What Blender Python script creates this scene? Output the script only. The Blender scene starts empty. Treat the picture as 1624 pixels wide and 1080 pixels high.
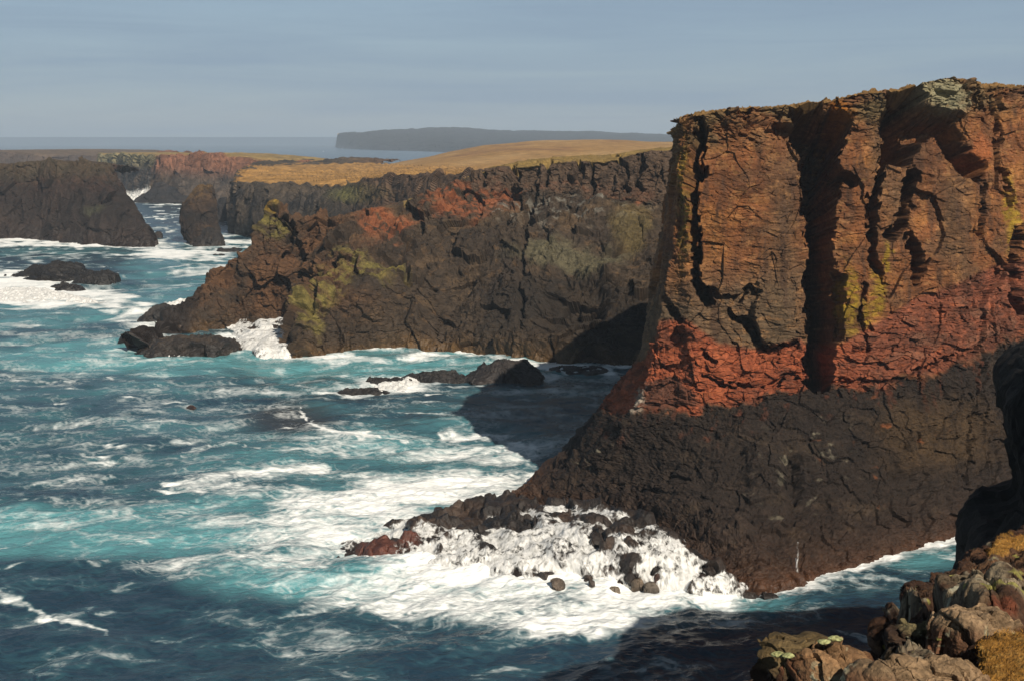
import bpy, math, random
import numpy as np
from concurrent.futures import ThreadPoolExecutor

# ------------------------------------------------------------------ camera, world, sun, exposure
SC = bpy.context.scene
COL = SC.collection
FPX = 2231.0                       # focal length in photo pixels (photo 1624 wide)
CAMZ = 45.0
PITCH = math.atan((540.0 - 217.0) / FPX)
cam_d = bpy.data.cameras.new("camera"); cam = bpy.data.objects.new("camera", cam_d); COL.objects.link(cam)
cam.location = (0, 0, CAMZ); cam.rotation_euler = (math.pi / 2 - PITCH, 0, 0)
cam_d.sensor_width = 36.0; cam_d.lens = 36.0 * FPX / 1624.0
cam_d.clip_start = 0.5; cam_d.clip_end = 200000.0
SC.camera = cam

SUN_AZ, SUN_EL = math.radians(153.0), math.radians(36.0)      # azimuth from +Y clockwise: behind right
world = bpy.data.worlds.new("World"); SC.world = world; world.use_nodes = True
nt = world.node_tree; nt.nodes.clear()
wo = nt.nodes.new("ShaderNodeOutputWorld"); bg = nt.nodes.new("ShaderNodeBackground")
sky = nt.nodes.new("ShaderNodeTexSky"); sky.sky_type = 'NISHITA'; sky.sun_disc = False
sky.sun_elevation = SUN_EL; sky.sun_rotation = SUN_AZ; sky.air_density = 1.0; sky.dust_density = .4; sky.ozone_density = 2.5
tc = nt.nodes.new("ShaderNodeTexCoord")
mp = nt.nodes.new("ShaderNodeMapping"); mp.inputs['Scale'].default_value = (1.6, 1.6, 22.0); mp.inputs['Rotation'].default_value = (0.05, 0.03, 0)
cn = nt.nodes.new("ShaderNodeTexNoise"); cn.inputs['Scale'].default_value = 2.2; cn.inputs['Detail'].default_value = 9; cn.inputs['Roughness'].default_value = .55; cn.inputs['Distortion'].default_value = .6
cr = nt.nodes.new("ShaderNodeMapRange"); cr.inputs['From Min'].default_value = .36; cr.inputs['From Max'].default_value = .66; cr.inputs['To Min'].default_value = .78; cr.inputs['To Max'].default_value = .97
cm = nt.nodes.new("ShaderNodeMix"); cm.data_type = 'RGBA'
sep = nt.nodes.new("ShaderNodeSeparateXYZ")
zr = nt.nodes.new("ShaderNodeMapRange"); zr.inputs['From Min'].default_value = 0.0; zr.inputs['From Max'].default_value = .13; zr.inputs['To Min'].default_value = .95; zr.inputs['To Max'].default_value = 1.0
mu = nt.nodes.new("ShaderNodeMath"); mu.operation = 'MULTIPLY'
cm.inputs['B'].default_value = (2.75, 3.75, 4.95, 1)             # thin high cloud, same units as the sky texture
L = nt.links.new
L(tc.outputs['Generated'], mp.inputs['Vector']); L(mp.outputs['Vector'], cn.inputs['Vector']); L(cn.outputs['Fac'], cr.inputs['Value'])
L(tc.outputs['Generated'], sep.inputs[0]); L(sep.outputs['Z'], zr.inputs['Value'])
L(cr.outputs['Result'], mu.inputs[0]); L(zr.outputs['Result'], mu.inputs[1]); L(mu.outputs[0], cm.inputs['Factor'])
dz = nt.nodes.new("ShaderNodeMapRange"); dz.inputs['From Min'].default_value = .14; dz.inputs['From Max'].default_value = .55; dz.inputs['To Min'].default_value = 1.0; dz.inputs['To Max'].default_value = .26   # darkening added to the unseen upper sky to cut fill light
dm = nt.nodes.new("ShaderNodeVectorMath"); dm.operation = 'SCALE'; L(sep.outputs['Z'], dz.inputs['Value']); L(dz.outputs[0], dm.inputs['Scale'])
L(sky.outputs[0], cm.inputs['A']); L(cm.outputs['Result'], dm.inputs[0]); L(dm.outputs[0], bg.inputs['Color']); L(bg.outputs[0], wo.inputs[0])
bg.inputs['Strength'].default_value = 0.072

sun_d = bpy.data.lights.new("sun", 'SUN'); sun_d.energy = 4.6; sun_d.angle = math.radians(.5); sun_d.color = (1.0, .90, .76)
sun = bpy.data.objects.new("sun", sun_d); COL.objects.link(sun)
sdir = (math.sin(SUN_AZ) * math.cos(SUN_EL), math.cos(SUN_AZ) * math.cos(SUN_EL), math.sin(SUN_EL))
from mathutils import Vector
sun.rotation_euler = Vector(sdir).to_track_quat('Z', 'Y').to_euler(); sun.location = (60, -60, 90)
SC.view_settings.view_transform = 'Standard'; SC.view_settings.look = 'None'
SC.view_settings.exposure = 0.36; SC.view_settings.gamma = 1.0

# ------------------------------------------------------------------ projection helpers
CP, SP = math.cos(PITCH), math.sin(PITCH)
def at(px, py, Y):
    """world point seen at photo pixel (px,py) at world distance Y in front of the camera"""
    dx = (px - 812.0) / FPX; dy = (540.0 - py) / FPX
    wy = CP + dy * SP; wz = dy * CP - SP
    k = Y / wy
    return (dx * k, Y, CAMZ + wz * k)
def sea(px, py, z=0.0):
    dy = (540.0 - py) / FPX
    wy = CP + dy * SP; wz = dy * CP - SP
    k = (z - CAMZ) / wz
    return ((px - 812.0) / FPX * k, wy * k, z)
def topx(P):
    """world (n,3) -> photo pixels, used to lay real rock features where the photo has them"""
    X = P[:, 0]; Y = P[:, 1]; Z = P[:, 2] - CAMZ
    d = Y * CP - Z * SP; u = Y * SP + Z * CP
    d = np.maximum(d, .01)
    return 812.0 + X / d * FPX, 540.0 - u / d * FPX

# ------------------------------------------------------------------ numpy noise (threaded)
POOL = ThreadPoolExecutor(4)
U = np.uint32
def _h(x, y, z, s):
    h = x * U(0x8da6b343) ^ y * U(0xd8163841) ^ z * U(0xcb1ab31f) ^ U((s * 0x9E3779B1) & 0xffffffff)
    h ^= h >> U(15); h *= U(0x2c1b3c6d); h ^= h >> U(12); h *= U(0x297a2d39); h ^= h >> U(15)
    return h
def _par(f, p, *a):
    n = len(p)
    if n < 20000: return f(p, *a)
    ch = [p[i:i + 60000] for i in range(0, n, 60000)]
    r = list(POOL.map(lambda c: f(c, *a), ch))
    if isinstance(r[0], tuple): return tuple(np.concatenate([q[i] for q in r]) for i in range(len(r[0])))
    return np.concatenate(r)
def _perlin(p, seed):
    f = np.floor(p); t = (p - f).astype(np.float32); i = f.astype(np.int64).astype(np.uint32)
    w = t * t * t * (t * (t * 6 - 15) + 10)
    out = np.zeros(len(p), np.float32)
    for a in (0, 1):
        wx = w[:, 0] if a else 1 - w[:, 0]
        for b in (0, 1):
            wy = w[:, 1] if b else 1 - w[:, 1]
            for c in (0, 1):
                wz = w[:, 2] if c else 1 - w[:, 2]
                h = _h(i[:, 0] + U(a), i[:, 1] + U(b), i[:, 2] + U(c), seed)
                gx = (h & U(1023)).astype(np.float32) / 511.5 - 1
                gy = ((h >> U(10)) & U(1023)).astype(np.float32) / 511.5 - 1
                gz = ((h >> U(20)) & U(1023)).astype(np.float32) / 511.5 - 1
                out += wx * wy * wz * (gx * (t[:, 0] - a) + gy * (t[:, 1] - b) + gz * (t[:, 2] - c))
    return out * 1.25
def perlin(p, seed=0): return _par(_perlin, p, seed)
def fbm(p, size, octv=4, seed=0, gain=.5, ridged=False):
    q = (p / np.asarray(size, np.float32)).astype(np.float32); a = 1.0; o = np.zeros(len(p), np.float32); n = 0
    for k in range(octv):
        v = perlin(q, seed + k * 7)
        if ridged: v = 1 - 2 * np.abs(v) * 1.4
        o += a * v; n += a; a *= gain; q = q * 2.03 + 11.7
    return o / n * (1.0 if ridged else 1.5)
def _vor(p, seed):
    f = np.floor(p); t = (p - f).astype(np.float32); i = f.astype(np.int64).astype(np.uint32); n = len(p)
    F1 = np.full(n, 9, np.float32); F2 = np.full(n, 9, np.float32); ID = np.zeros(n, np.uint32)
    V = np.zeros((n, 3), np.float32)
    for a in (-1, 0, 1):
        for b in (-1, 0, 1):
            for c in (-1, 0, 1):
                h = _h(i[:, 0] + U(a & 0xffffffff), i[:, 1] + U(b & 0xffffffff), i[:, 2] + U(c & 0xffffffff), seed)
                dx = a + (h & U(1023)).astype(np.float32) / 1023 - t[:, 0]
                dy = b + ((h >> U(10)) & U(1023)).astype(np.float32) / 1023 - t[:, 1]
                dz = c + ((h >> U(20)) & U(1023)).astype(np.float32) / 1023 - t[:, 2]
                d = dx * dx + dy * dy + dz * dz
                m = d < F1
                F2 = np.where(m, F1, np.minimum(F2, d)); F1 = np.where(m, d, F1); ID = np.where(m, h, ID)
                V[m, 0] = dx[m]; V[m, 1] = dy[m]; V[m, 2] = dz[m]
    return np.sqrt(F1), np.sqrt(F2), ID, V
def vor(p, seed=0): return _par(_vor, p.astype(np.float32), seed)
def blocks(p, size, amp, seed=0, tilt=.9, crack=.35, cw=.06):
    """fractured rock: each cell steps in or out, is tilted its own way and is parted from its neighbours by a joint"""
    F1, F2, ID, V = vor(p / np.asarray(size, np.float32), seed)
    r = ((ID * U(2654435761)) >> U(12)).astype(np.float32) / float(1 << 20) - .5
    k = ID * U(0x85ebca6b)
    tx = (k & U(255)).astype(np.float32) / 127.5 - 1; ty = ((k >> U(8)) & U(255)).astype(np.float32) / 127.5 - 1; tz = ((k >> U(16)) & U(255)).astype(np.float32) / 127.5 - 1
    return amp * (r * 1.2 + tilt * (V[:, 0] * tx + V[:, 1] * ty + V[:, 2] * tz) - crack * np.exp(-(F2 - F1) / cw)), r
def sstep(a, b, x):
    t = np.clip((x - a) / (b - a), 0, 1); return t * t * (3 - 2 * t)
def segdist(px, py, pts):
    """distance to a polyline, signed side (negative = left) and parameter along it"""
    best = np.full(len(px), 1e9, np.float32); side = np.zeros(len(px), np.float32); par = np.zeros(len(px), np.float32)
    for k in range(len(pts) - 1):
        x0, y0 = pts[k]; x1, y1 = pts[k + 1]; dx, dy = x1 - x0, y1 - y0; l2 = dx * dx + dy * dy + 1e-9
        t = np.clip(((px - x0) * dx + (py - y0) * dy) / l2, 0, 1)
        ex = px - x0 - t * dx; ey = py - y0 - t * dy; d = np.sqrt(ex * ex + ey * ey)
        m = d < best; best = np.where(m, d, best); side = np.where(m, ex, side); par = np.where(m, k + t, par)
    return best, side, par
def blob(px, py, cx, cy, rx, ry, hard=1.0):
    r = np.sqrt(((px - cx) / rx) ** 2 + ((py - cy) / ry) ** 2)
    return 1 - sstep(1 - .5 * hard if hard <= 1 else .9, 1 + .35, r)
def lin(c):
    c = np.asarray(c, np.float64) / 255.0
    return np.where(c <= .04045, c / 12.92, ((c + .055) / 1.055) ** 2.4)
def S(r, g, b, k=1.0): return (lin((r, g, b)) * k).astype(np.float32)
def mixc(c, d, f): return c + (d - c) * f[:, None]

# ------------------------------------------------------------------ lofted rock masses
def _cr(P, n, w, tens=.5):
    """Catmull-Rom resample of control array P (m, k, 3) along axis 0 to n samples; w = weights per segment"""
    m = len(P); cum = np.concatenate([[0], np.cumsum(w)]); cum /= cum[-1]
    s = np.linspace(0, 1, n); k = np.clip(np.searchsorted(cum, s, side='right') - 1, 0, m - 2)
    t = ((s - cum[k]) / (cum[k + 1] - cum[k] + 1e-12))[:, None, None]
    p1 = P[k]; p2 = P[k + 1]; p0 = P[np.maximum(k - 1, 0)]; p3 = P[np.minimum(k + 2, m - 1)]
    L1 = np.linalg.norm(p2 - p1, axis=-1, keepdims=True) + 1e-6
    L0 = np.linalg.norm(p1 - p0, axis=-1, keepdims=True) + 1e-6; L2 = np.linalg.norm(p3 - p2, axis=-1, keepdims=True) + 1e-6
    m1 = tens * (p2 - p0) * (2 * np.minimum(L0, L1) / (L0 + L1)) * .9; m2 = tens * (p3 - p1) * (2 * np.minimum(L2, L1) / (L2 + L1)) * .9
    h = t * t * (3 - 2 * t)
    lin_ = p1 + (p2 - p1) * t
    her = p1 * (2 * t ** 3 - 3 * t ** 2 + 1) + m1 * (t ** 3 - 2 * t ** 2 + t) + p2 * (-2 * t ** 3 + 3 * t ** 2) + m2 * (t ** 3 - t ** 2)
    return her * .65 + lin_ * .35
def loft(ctrl, nu, nv, wu=None, wv=None):
    """ctrl[station][row] world points -> dense (nu,nv,3) surface"""
    P = np.array(ctrl, np.float64)
    cen = np.linalg.norm(P - np.array([0, 0, CAMZ]), axis=-1)
    if wu is None:
        du = np.linalg.norm(P[1:] - P[:-1], axis=-1) / (.5 * (cen[1:] + cen[:-1])); wu = du.mean(1)
    if wv is None:
        dv = np.linalg.norm(P[:, 1:] - P[:, :-1], axis=-1) / (.5 * (cen[:, 1:] + cen[:, :-1])); wv = dv.mean(0)
    A = _cr(P, nu, wu); B = _cr(A.transpose(1, 0, 2), nv, wv).transpose(1, 0, 2)
    return B.astype(np.float32)
def gnorm(G):
    du = np.gradient(G, axis=0); dv = np.gradient(G, axis=1)
    n = np.cross(du, dv); n /= (np.linalg.norm(n, axis=-1, keepdims=True) + 1e-9)
    return n
def grid_mesh(name, G, mat, col=None, smooth=False, parent=None, cyclic=False, extra=None):
    nu, nv = G.shape[:2]
    me = bpy.data.meshes.new(name)
    V = G.reshape(-1, 3).astype(np.float32)
    iu = np.arange(nu if cyclic else nu - 1, dtype=np.int32)[:, None]; iv = np.arange(nv - 1, dtype=np.int32)[None]
    ju = (iu + 1) % nu
    a = iu * nv + iv; b = ju * nv + iv
    F = np.stack([a, b, b + 1, a + 1], -1).reshape(-1, 4)
    me.vertices.add(len(V)); me.vertices.foreach_set('co', V.ravel())
    me.loops.add(F.size); me.loops.foreach_set('vertex_index', F.ravel())
    me.polygons.add(len(F)); me.polygons.foreach_set('loop_start', np.arange(0, F.size, 4, dtype=np.int32))
    me.polygons.foreach_set('use_smooth', np.full(len(F), smooth))
    me.update(calc_edges=True)
    if col is not None:
        c4 = np.ones((len(V), 4), np.float32); c4[:, :col.shape[1]] = col
        at_ = me.color_attributes.new("col", 'FLOAT_COLOR', 'POINT'); at_.data.foreach_set('color', c4.ravel())
    me.materials.append(mat)
    o = bpy.data.objects.new(name, me); COL.objects.link(o)
    if parent is not None: o.parent = parent
    return o
def tag(o, label=None, cat=None, group=None, kind=None):
    if label: o['label'] = label
    if cat: o['category'] = cat
    if group: o['group'] = group
    if kind: o['kind'] = kind
    return o
def blur(d, nu, nv, w, axes=(0, 1)):
    A = d.reshape(nu, nv).astype(np.float64)
    for ax in axes:
        cs = np.cumsum(np.concatenate([np.repeat(A.take([0], ax), w + 1, ax), A, np.repeat(A.take([-1], ax), w, ax)], ax), ax); L_ = A.shape[ax]
        A = (cs.take(range(2 * w + 1, 2 * w + 1 + L_), ax) - cs.take(range(0, L_), ax)) / (2 * w + 1)
    return A.ravel().astype(np.float32)
def orient(G, toward=(0, 0, CAMZ)):
    """normals of the visible middle of the sheet must look toward the camera"""
    N = gnorm(G); c = G[G.shape[0] // 2, G.shape[1] // 2]; n = N[G.shape[0] // 2, G.shape[1] // 2]
    s = np.sign(np.sum((np.array(toward) - G) * N)) or 1.0
    return N * s

# ------------------------------------------------------------------ materials
def rock_mat(name, bump=.35, fine=6.0, rough=.9, spec=.25, vary=.35):
    m = bpy.data.materials.new(name); m.use_nodes = True; t = m.node_tree; n = t.nodes; b = n['Principled BSDF']; l = t.links.new
    a = n.new('ShaderNodeVertexColor'); a.layer_name = 'col'
    g = n.new('ShaderNodeNewGeometry')
    n1 = n.new('ShaderNodeTexNoise'); n1.inputs['Scale'].default_value = fine; n1.inputs['Detail'].default_value = 6; n1.inputs['Roughness'].default_value = .65
    n2 = n.new('ShaderNodeTexNoise'); n2.inputs['Scale'].default_value = fine * .18; n2.inputs['Detail'].default_value = 5
    l(g.outputs['Position'], n1.inputs['Vector']); l(g.outputs['Position'], n2.inputs['Vector'])
    mr = n.new('ShaderNodeMapRange'); mr.inputs['From Min'].default_value = .3; mr.inputs['From Max'].default_value = .7
    mr.inputs['To Min'].default_value = 1 - vary; mr.inputs['To Max'].default_value = 1 + vary
    l(n1.outputs['Fac'], mr.inputs['Value'])
    mr2 = n.new('ShaderNodeMapRange'); mr2.inputs['From Min'].default_value = .3; mr2.inputs['From Max'].default_value = .7
    mr2.inputs['To Min'].default_value = 1 - vary * .6; mr2.inputs['To Max'].default_value = 1 + vary * .6
    l(n2.outputs['Fac'], mr2.inputs['Value'])
    mm = n.new('ShaderNodeMath'); mm.operation = 'MULTIPLY'; l(mr.outputs[0], mm.inputs[0]); l(mr2.outputs[0], mm.inputs[1])
    vm = n.new('ShaderNodeVectorMath'); vm.operation = 'SCALE'; l(a.outputs['Color'], vm.inputs[0]); l(mm.outputs[0], vm.inputs['Scale'])
    l(vm.outputs[0], b.inputs['Base Color'])
    # angular joints: cells tinted and stepped each its own way
    dn = n.new('ShaderNodeTexNoise'); dn.inputs['Scale'].default_value = fine * .35; dn.inputs['Detail'].default_value = 3; l(g.outputs['Position'], dn.inputs['Vector'])
    ds = n.new('ShaderNodeVectorMath'); ds.operation = 'MULTIPLY_ADD'; ds.inputs[1].default_value = (.9 / fine,) * 3; l(dn.outputs['Color'], ds.inputs[0]); l(g.outputs['Position'], ds.inputs[2])
    mpv = n.new('ShaderNodeMapping'); mpv.inputs['Scale'].default_value = (1, 1, 2.1); mpv.inputs['Rotation'].default_value = (.08, .05, .4); l(ds.outputs[0], mpv.inputs[0])
    vo = n.new('ShaderNodeTexVoronoi'); vo.inputs['Scale'].default_value = fine * .42; l(mpv.outputs[0], vo.inputs['Vector'])
    sc_ = n.new('ShaderNodeSeparateColor'); l(vo.outputs['Color'], sc_.inputs[0])
    mr3 = n.new('ShaderNodeMapRange'); mr3.inputs['To Min'].default_value = .78; mr3.inputs['To Max'].default_value = 1.22; l(sc_.outputs[0], mr3.inputs['Value'])
    m3 = n.new('ShaderNodeMath'); m3.operation = 'MULTIPLY'; l(mm.outputs[0], m3.inputs[0]); l(mr3.outputs[0], m3.inputs[1]); l(m3.outputs[0], vm.inputs['Scale'])
    hs = n.new('ShaderNodeMath'); hs.operation = 'MULTIPLY_ADD'; hs.inputs[1].default_value = .55; l(sc_.outputs[1], hs.inputs[0]); l(n1.outputs['Fac'], hs.inputs[2])
    bp = n.new('ShaderNodeBump'); bp.inputs['Strength'].default_value = bump; bp.inputs['Distance'].default_value = 1.0 / fine
    l(hs.outputs[0], bp.inputs['Height']); l(bp.outputs[0], b.inputs['Normal'])
    # alpha of the attribute = wetness
    rr = n.new('ShaderNodeMapRange'); rr.inputs['To Min'].default_value = .35; rr.inputs['To Max'].default_value = rough
    l(a.outputs['Alpha'], rr.inputs['Value']); l(rr.outputs[0], b.inputs['Roughness'])
    b.inputs['Specular IOR Level'].default_value = spec
    return m
M_ROCK = rock_mat('layered_rock', bump=.5, fine=3.0)
M_DARK = rock_mat('dark_wet_rock', bump=.6, fine=2.5, rough=.75, spec=.4)
M_FAR = rock_mat('distant_rock', bump=.4, fine=.35)
M_TURF = rock_mat('dry_turf', bump=.5, fine=.5, rough=1, spec=.1, vary=.2)
M_NEAR = rock_mat('lichened_rock', bump=.7, fine=14.0, rough=.95, vary=.5)

# ------------------------------------------------------------------ the sea
def foam_fields(px, py, P):
    """foam cover F and aerated turquoise T of the water, as laid out round the rocks"""
    F = np.zeros(len(px), np.float32); T = (np.clip((py - 380) / 120, 0, 1) * np.clip((940 - py) / 80, 0, 1) * .30).astype(np.float32)
    wxy = np.stack([P[:, 0], P[:, 1], np.zeros(len(px))], 1).astype(np.float32)
    jx = fbm(wxy, (16, 16, 1), 4, 901) * 62; jy = fbm(wxy, (16, 16, 1), 4, 902) * 20
    qx, qy = px + jx, py + jy
    F = np.clip((py - 330) / 200, 0, 1) * np.clip((930 - py) / 90, 0, 1) * np.clip((1400 - px) / 200, 0, 1) * .20
    F = F.astype(np.float32) + .10
    for cx, cy, rx, ry, a in FOAM:
        F = np.maximum(F, a * blob(qx, qy, cx, cy, rx, ry))
    for cx, cy, rx, ry, a in TURQ:
        T = np.maximum(T, a * blob(qx, qy, cx, cy, rx, ry))
    return F, T
FOAM = [(820, 885, 310, 62, .95), (1060, 930, 170, 46, .95), (700, 940, 230, 50, .72), (900, 985, 230, 40, .70), (1090, 985, 160, 42, .50),
        (560, 830, 160, 45, .72), (720, 775, 190, 40, .70), (620, 790, 210, 22, .85), (760, 715, 130, 26, .55), (620, 700, 210, 16, .42), (360, 775, 120, 24, .58),
        (470, 745, 120, 16, .46), (480, 880, 170, 60, .55), (250, 840, 300, 40, .40), (330, 905, 120, 25, .42), (60, 830, 120, 26, .35),
        (430, 540, 62, 26, .95), (370, 548, 40, 18, .8), (60, 466, 140, 30, .95), (190, 480, 60, 14, .7), (230, 500, 70, 14, .7), (10, 455, 70, 26, .95), (150, 486, 80, 10, .6), (280, 500, 60, 16, .75), (225, 520, 50, 20, .6), (300, 566, 110, 12, .55),
        (640, 612, 110, 14, .80), (560, 625, 60, 10, .6), (600, 572, 170, 8, .6), (720, 561, 120, 9, .8), (880, 590, 40, 12, .8), (820, 605, 60, 8, .6), (950, 588, 50, 8, .6),
        (120, 386, 160, 8, .95), (232, 395, 50, 8, .85), (300, 405, 90, 12, .75), (360, 385, 70, 12, .75), (330, 430, 60, 10, .6), (230, 320, 45, 5, .95), (270, 322, 70, 4, .8), (250, 346, 50, 3, .75), (260, 365, 50, 3, .6),
        (370, 352, 22, 8, .6), (100, 405, 120, 8, .45), (60, 425, 90, 8, .4), (280, 455, 90, 12, .45), (200, 545, 160, 12, .40), (60, 600, 130, 8, .45),
        (110, 975, 40, 10, .4), (290, 705, 40, 8, .40), (130, 760, 50, 8, .38), (500, 650, 60, 8, .3),
        (1440, 868, 95, 20, .50), (1490, 858, 40, 18, .72), (1290, 915, 120, 10, .5), (1280, 965, 60, 25, .36), (480, 1000, 160, 30, .22), (260, 1020, 160, 30, .15), (700, 1020, 300, 30, .25),
        (560, 236.5, 30, .7, .7), (400, 560, 200, 14, .45)]
TURQ = [(300, 570, 420, 36, .95), (640, 585, 330, 30, .95), (150, 850, 330, 48, .95), (430, 820, 260, 60, .7), (330, 430, 160, 50, .55), (330, 480, 180, 45, .65), (60, 500, 170, 26, .7), (560, 740, 330, 60, .6), (700, 700, 250, 40, .6),
        (480, 900, 210, 60, .75), (700, 890, 350, 90, .8), (90, 395, 140, 18, .5), (340, 395, 90, 24, .55), (1060, 960, 210, 50, .6), (1440, 875, 110, 30, .65), (250, 690, 300, 50, .22), (120, 620, 220, 30, .4), (800, 640, 150, 26, .35)]
SHORE = [[(462, 568), (520, 562), (560, 560), (650, 554), (700, 556), (775, 563)], [(780, 572), (860, 580), (990, 586)], [(0, 379), (60, 381), (140, 389), (232, 394)],
         [(293, 380), (320, 392), (352, 392)], [(1215, 936), (1300, 912), (1400, 885), (1520, 850)], [(215, 318), (290, 319)], [(372, 372), (400, 372)], [(700, 830), (820, 798), (865, 750)]]
LINES = [([(0, 945), (40, 955), (90, 985), (140, 990), (165, 1005)], 6, .62), ([(290, 720), (360, 703), (410, 715)], 4, .6), ([(480, 655), (495, 680), (540, 692), (640, 700)], 4, .75),
         ([(0, 606), (90, 612), (180, 604)], 2.5, .6), ([(260, 775), (340, 765), (420, 752), (520, 748)], 6, .7), ([(700, 690), (790, 690), (850, 715)], 8, .75)]
def build_sea():
    ang = np.concatenate([np.linspace(-62, -22.5, 60)[:-1], np.linspace(-22.5, 22.5, 1240), np.linspace(22.5, 62, 60)[1:]])
    inv = np.concatenate([np.linspace(1 / 20., 1 / 108., 50)[:-1], np.linspace(1 / 108., 1 / 2500., 900), np.geomspace(1 / 2500., 1 / 90000., 40)[1:]])
    D = 1 / inv
    A, R = np.meshgrid(np.radians(ang), D, indexing='ij')
    X = np.sin(A) * R; Y = np.cos(A) * R
    P = np.stack([X.ravel(), Y.ravel(), np.zeros(X.size)], 1).astype(np.float32)
    step = np.abs(np.gradient(D))[None, :].repeat(len(ang), 0).ravel().astype(np.float32)
    px, py = topx(P)
    F, T = foam_fields(px, py, P)
    d = np.full(len(px), 1e9, np.float32)
    wx = P[:, 0]; wy = P[:, 1]
    jit = fbm(P, (5, 5, 1), 3, 77) * 3.0
    for pl in SHORE:
        pts = [sea(*q)[:2] for q in pl]
        dd, _, _ = segdist(wx, wy, pts); d = np.minimum(d, dd)
    rngd = np.sqrt(wx * wx + wy * wy)
    F = np.maximum(F, np.exp(-np.maximum(d + jit, 0) / (2.0 + rngd * .004)) * .85)
    for pl, w, a in LINES:
        dd, _, _ = segdist(px + fbm(P, (3, 3, 1), 3, 5) * 16, py + fbm(P, (3, 3, 1), 3, 6) * 9, pl)
        F = np.maximum(F, a * np.exp(-(dd / w) ** 2))
    # wind waves and swell, wavelengths finer than the local mesh left to the bump
    z = np.zeros(len(px), np.float32)
    c, s = math.cos(.5), math.sin(.5)
    Q = np.stack([(wx * c + wy * s), (-wx * s + wy * c), np.zeros(len(px))], 1).astype(np.float32)
    for size, amp, sd in (((60, 26, 1), 1.3, 11), ((26, 12, 1), .8, 12), ((12, 6, 1), .5, 13), ((5.5, 3.2, 1), .30, 14), ((2.4, 1.5, 1), .16, 15), ((1.1, .7, 1), .08, 16)):
        v = perlin(Q / np.array(size, np.float32), sd)
        v = 1 - 2 * np.sqrt(v * v + .004)       # sharpened crests
        z += amp * (v - .5) * np.clip(1.6 - step / (size[1] * .5), 0, 1)
    calm = 1 - .75 * blob(px, py, 1420, 900, 170, 70)
    Z = z * calm * .85 * np.clip(1.35 - rngd / 1500, 0, 1)
    # swell heaping up round the breaking rocks
    Z += .5 * blob(px, py, 820, 890, 260, 45) + .3 * F * fbm(P, (2.2, 2.2, 1), 3, 31)
    # foam texture: torn sheets and a lace of threads
    wp = P + np.stack([fbm(P, (7, 7, 1), 3, 41), fbm(P, (7, 7, 1), 3, 42), np.zeros(len(px))], 1).astype(np.float32) * 2.6
    n1 = fbm(wp, (11, 6.5, 1), 6, 43, .55)                       # sheets
    l1 = 1 - np.abs(perlin(wp / np.array([2.7, 1.9, 1], np.float32), 44)) * 2.6
    l2 = 1 - np.abs(perlin(wp / np.array([1.2, .9, 1], np.float32) + 5, 45)) * 2.6
    far = np.clip((rngd - 200) / 300, 0, 1)
    l3 = 1 - np.abs(perlin(wp / np.array([9, 8, 1], np.float32) + 5, 46)) * 2.4
    n2 = fbm(wp, (34, 12, 1), 4, 48, .5)
    lace = np.maximum(l1, l2 * .8) * (1 - far) + l3 * far
    val = F * 1.25 - .58 + n1 * .50 + (lace - .50) * .42 + n2 * .22 + (l3 - .6) * .14
    wf = np.clip((rngd - 1200) / 1000, 0, 1) * (F < .5); val = val * (1 - wf) - .95 * wf
    # scattered whitecaps on open water
    cap = fbm(wp, (9, 4, 1), 5, 47, .55) + z * .10
    near = np.clip((rngd - 60) / 100, 0, 1) * np.clip((1500 - rngd) / 800, 0, 1)
    val = np.maximum(val, (cap - .46) * 2.2 * near + (lace - .7) * .3 - (near <= 0) * 1.0)
    Tt = np.clip(T * 1.1 + n2 * .35 + fbm(wp, (14, 8, 1), 3, 49) * .35 - .12, 0, 1) * np.clip(T * 3, 0, 1)
    Tt = np.maximum(Tt, np.clip(val + .45, 0, 1) * .5 * (rngd < 1200))
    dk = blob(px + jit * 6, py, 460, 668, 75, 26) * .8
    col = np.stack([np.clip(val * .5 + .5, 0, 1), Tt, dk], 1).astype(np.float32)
    P[:, 2] = Z
    m = bpy.data.materials.new('sea_water'); m.use_nodes = True; t = m.node_tree; n = t.nodes; b = n['Principled BSDF']; l = t.links.new
    a = n.new('ShaderNodeVertexColor'); a.layer_name = 'col'; sp = n.new('ShaderNodeSeparateColor'); l(a.outputs['Color'], sp.inputs[0])
    g = n.new('ShaderNodeNewGeometry')
    def noise(sc, det, dist=0., st=(1, 1, 1)):
        mpn = n.new('ShaderNodeMapping'); mpn.inputs['Scale'].default_value = st; mpn.inputs['Rotation'].default_value = (0, 0, -.5); l(g.outputs['Position'], mpn.inputs[0])
        x = n.new('ShaderNodeTexNoise'); x.inputs['Scale'].default_value = sc; x.inputs['Detail'].default_value = det; x.inputs['Distortion'].default_value = dist; l(mpn.outputs[0], x.inputs['Vector']); return x
    f1 = noise(1.1, 7, 1.2); f2 = noise(.9, 6, .4, (1, 1.7, 1)); f3 = noise(.12, 4, .5, (1, 2, 1))
    def math_(op, x, y, clamp=False):
        q = n.new('ShaderNodeMath'); q.operation = op; q.use_clamp = clamp
        for k, v in enumerate((x, y)):
            if isinstance(v, (int, float)): q.inputs[k].default_value = v
            else: l(v, q.inputs[k])
        return q.outputs[0]
    fv = math_('ADD', sp.outputs[0], math_('MULTIPLY', math_('SUBTRACT', f1.outputs['Fac'], .5), .26))
    fr = n.new('ShaderNodeMapRange'); fr.interpolation_type = 'SMOOTHSTEP'; fr.inputs['From Min'].default_value = .40; fr.inputs['From Max'].default_value = .80; l(fv, fr.inputs['Value'])
    tq = n.new('ShaderNodeMix'); tq.data_type = 'RGBA'; tq.inputs['A'].default_value = (.014, .036, .060, 1); tq.inputs['B'].default_value = (.10, .29, .32, 1); l(sp.outputs[1], tq.inputs['Factor'])
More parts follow.
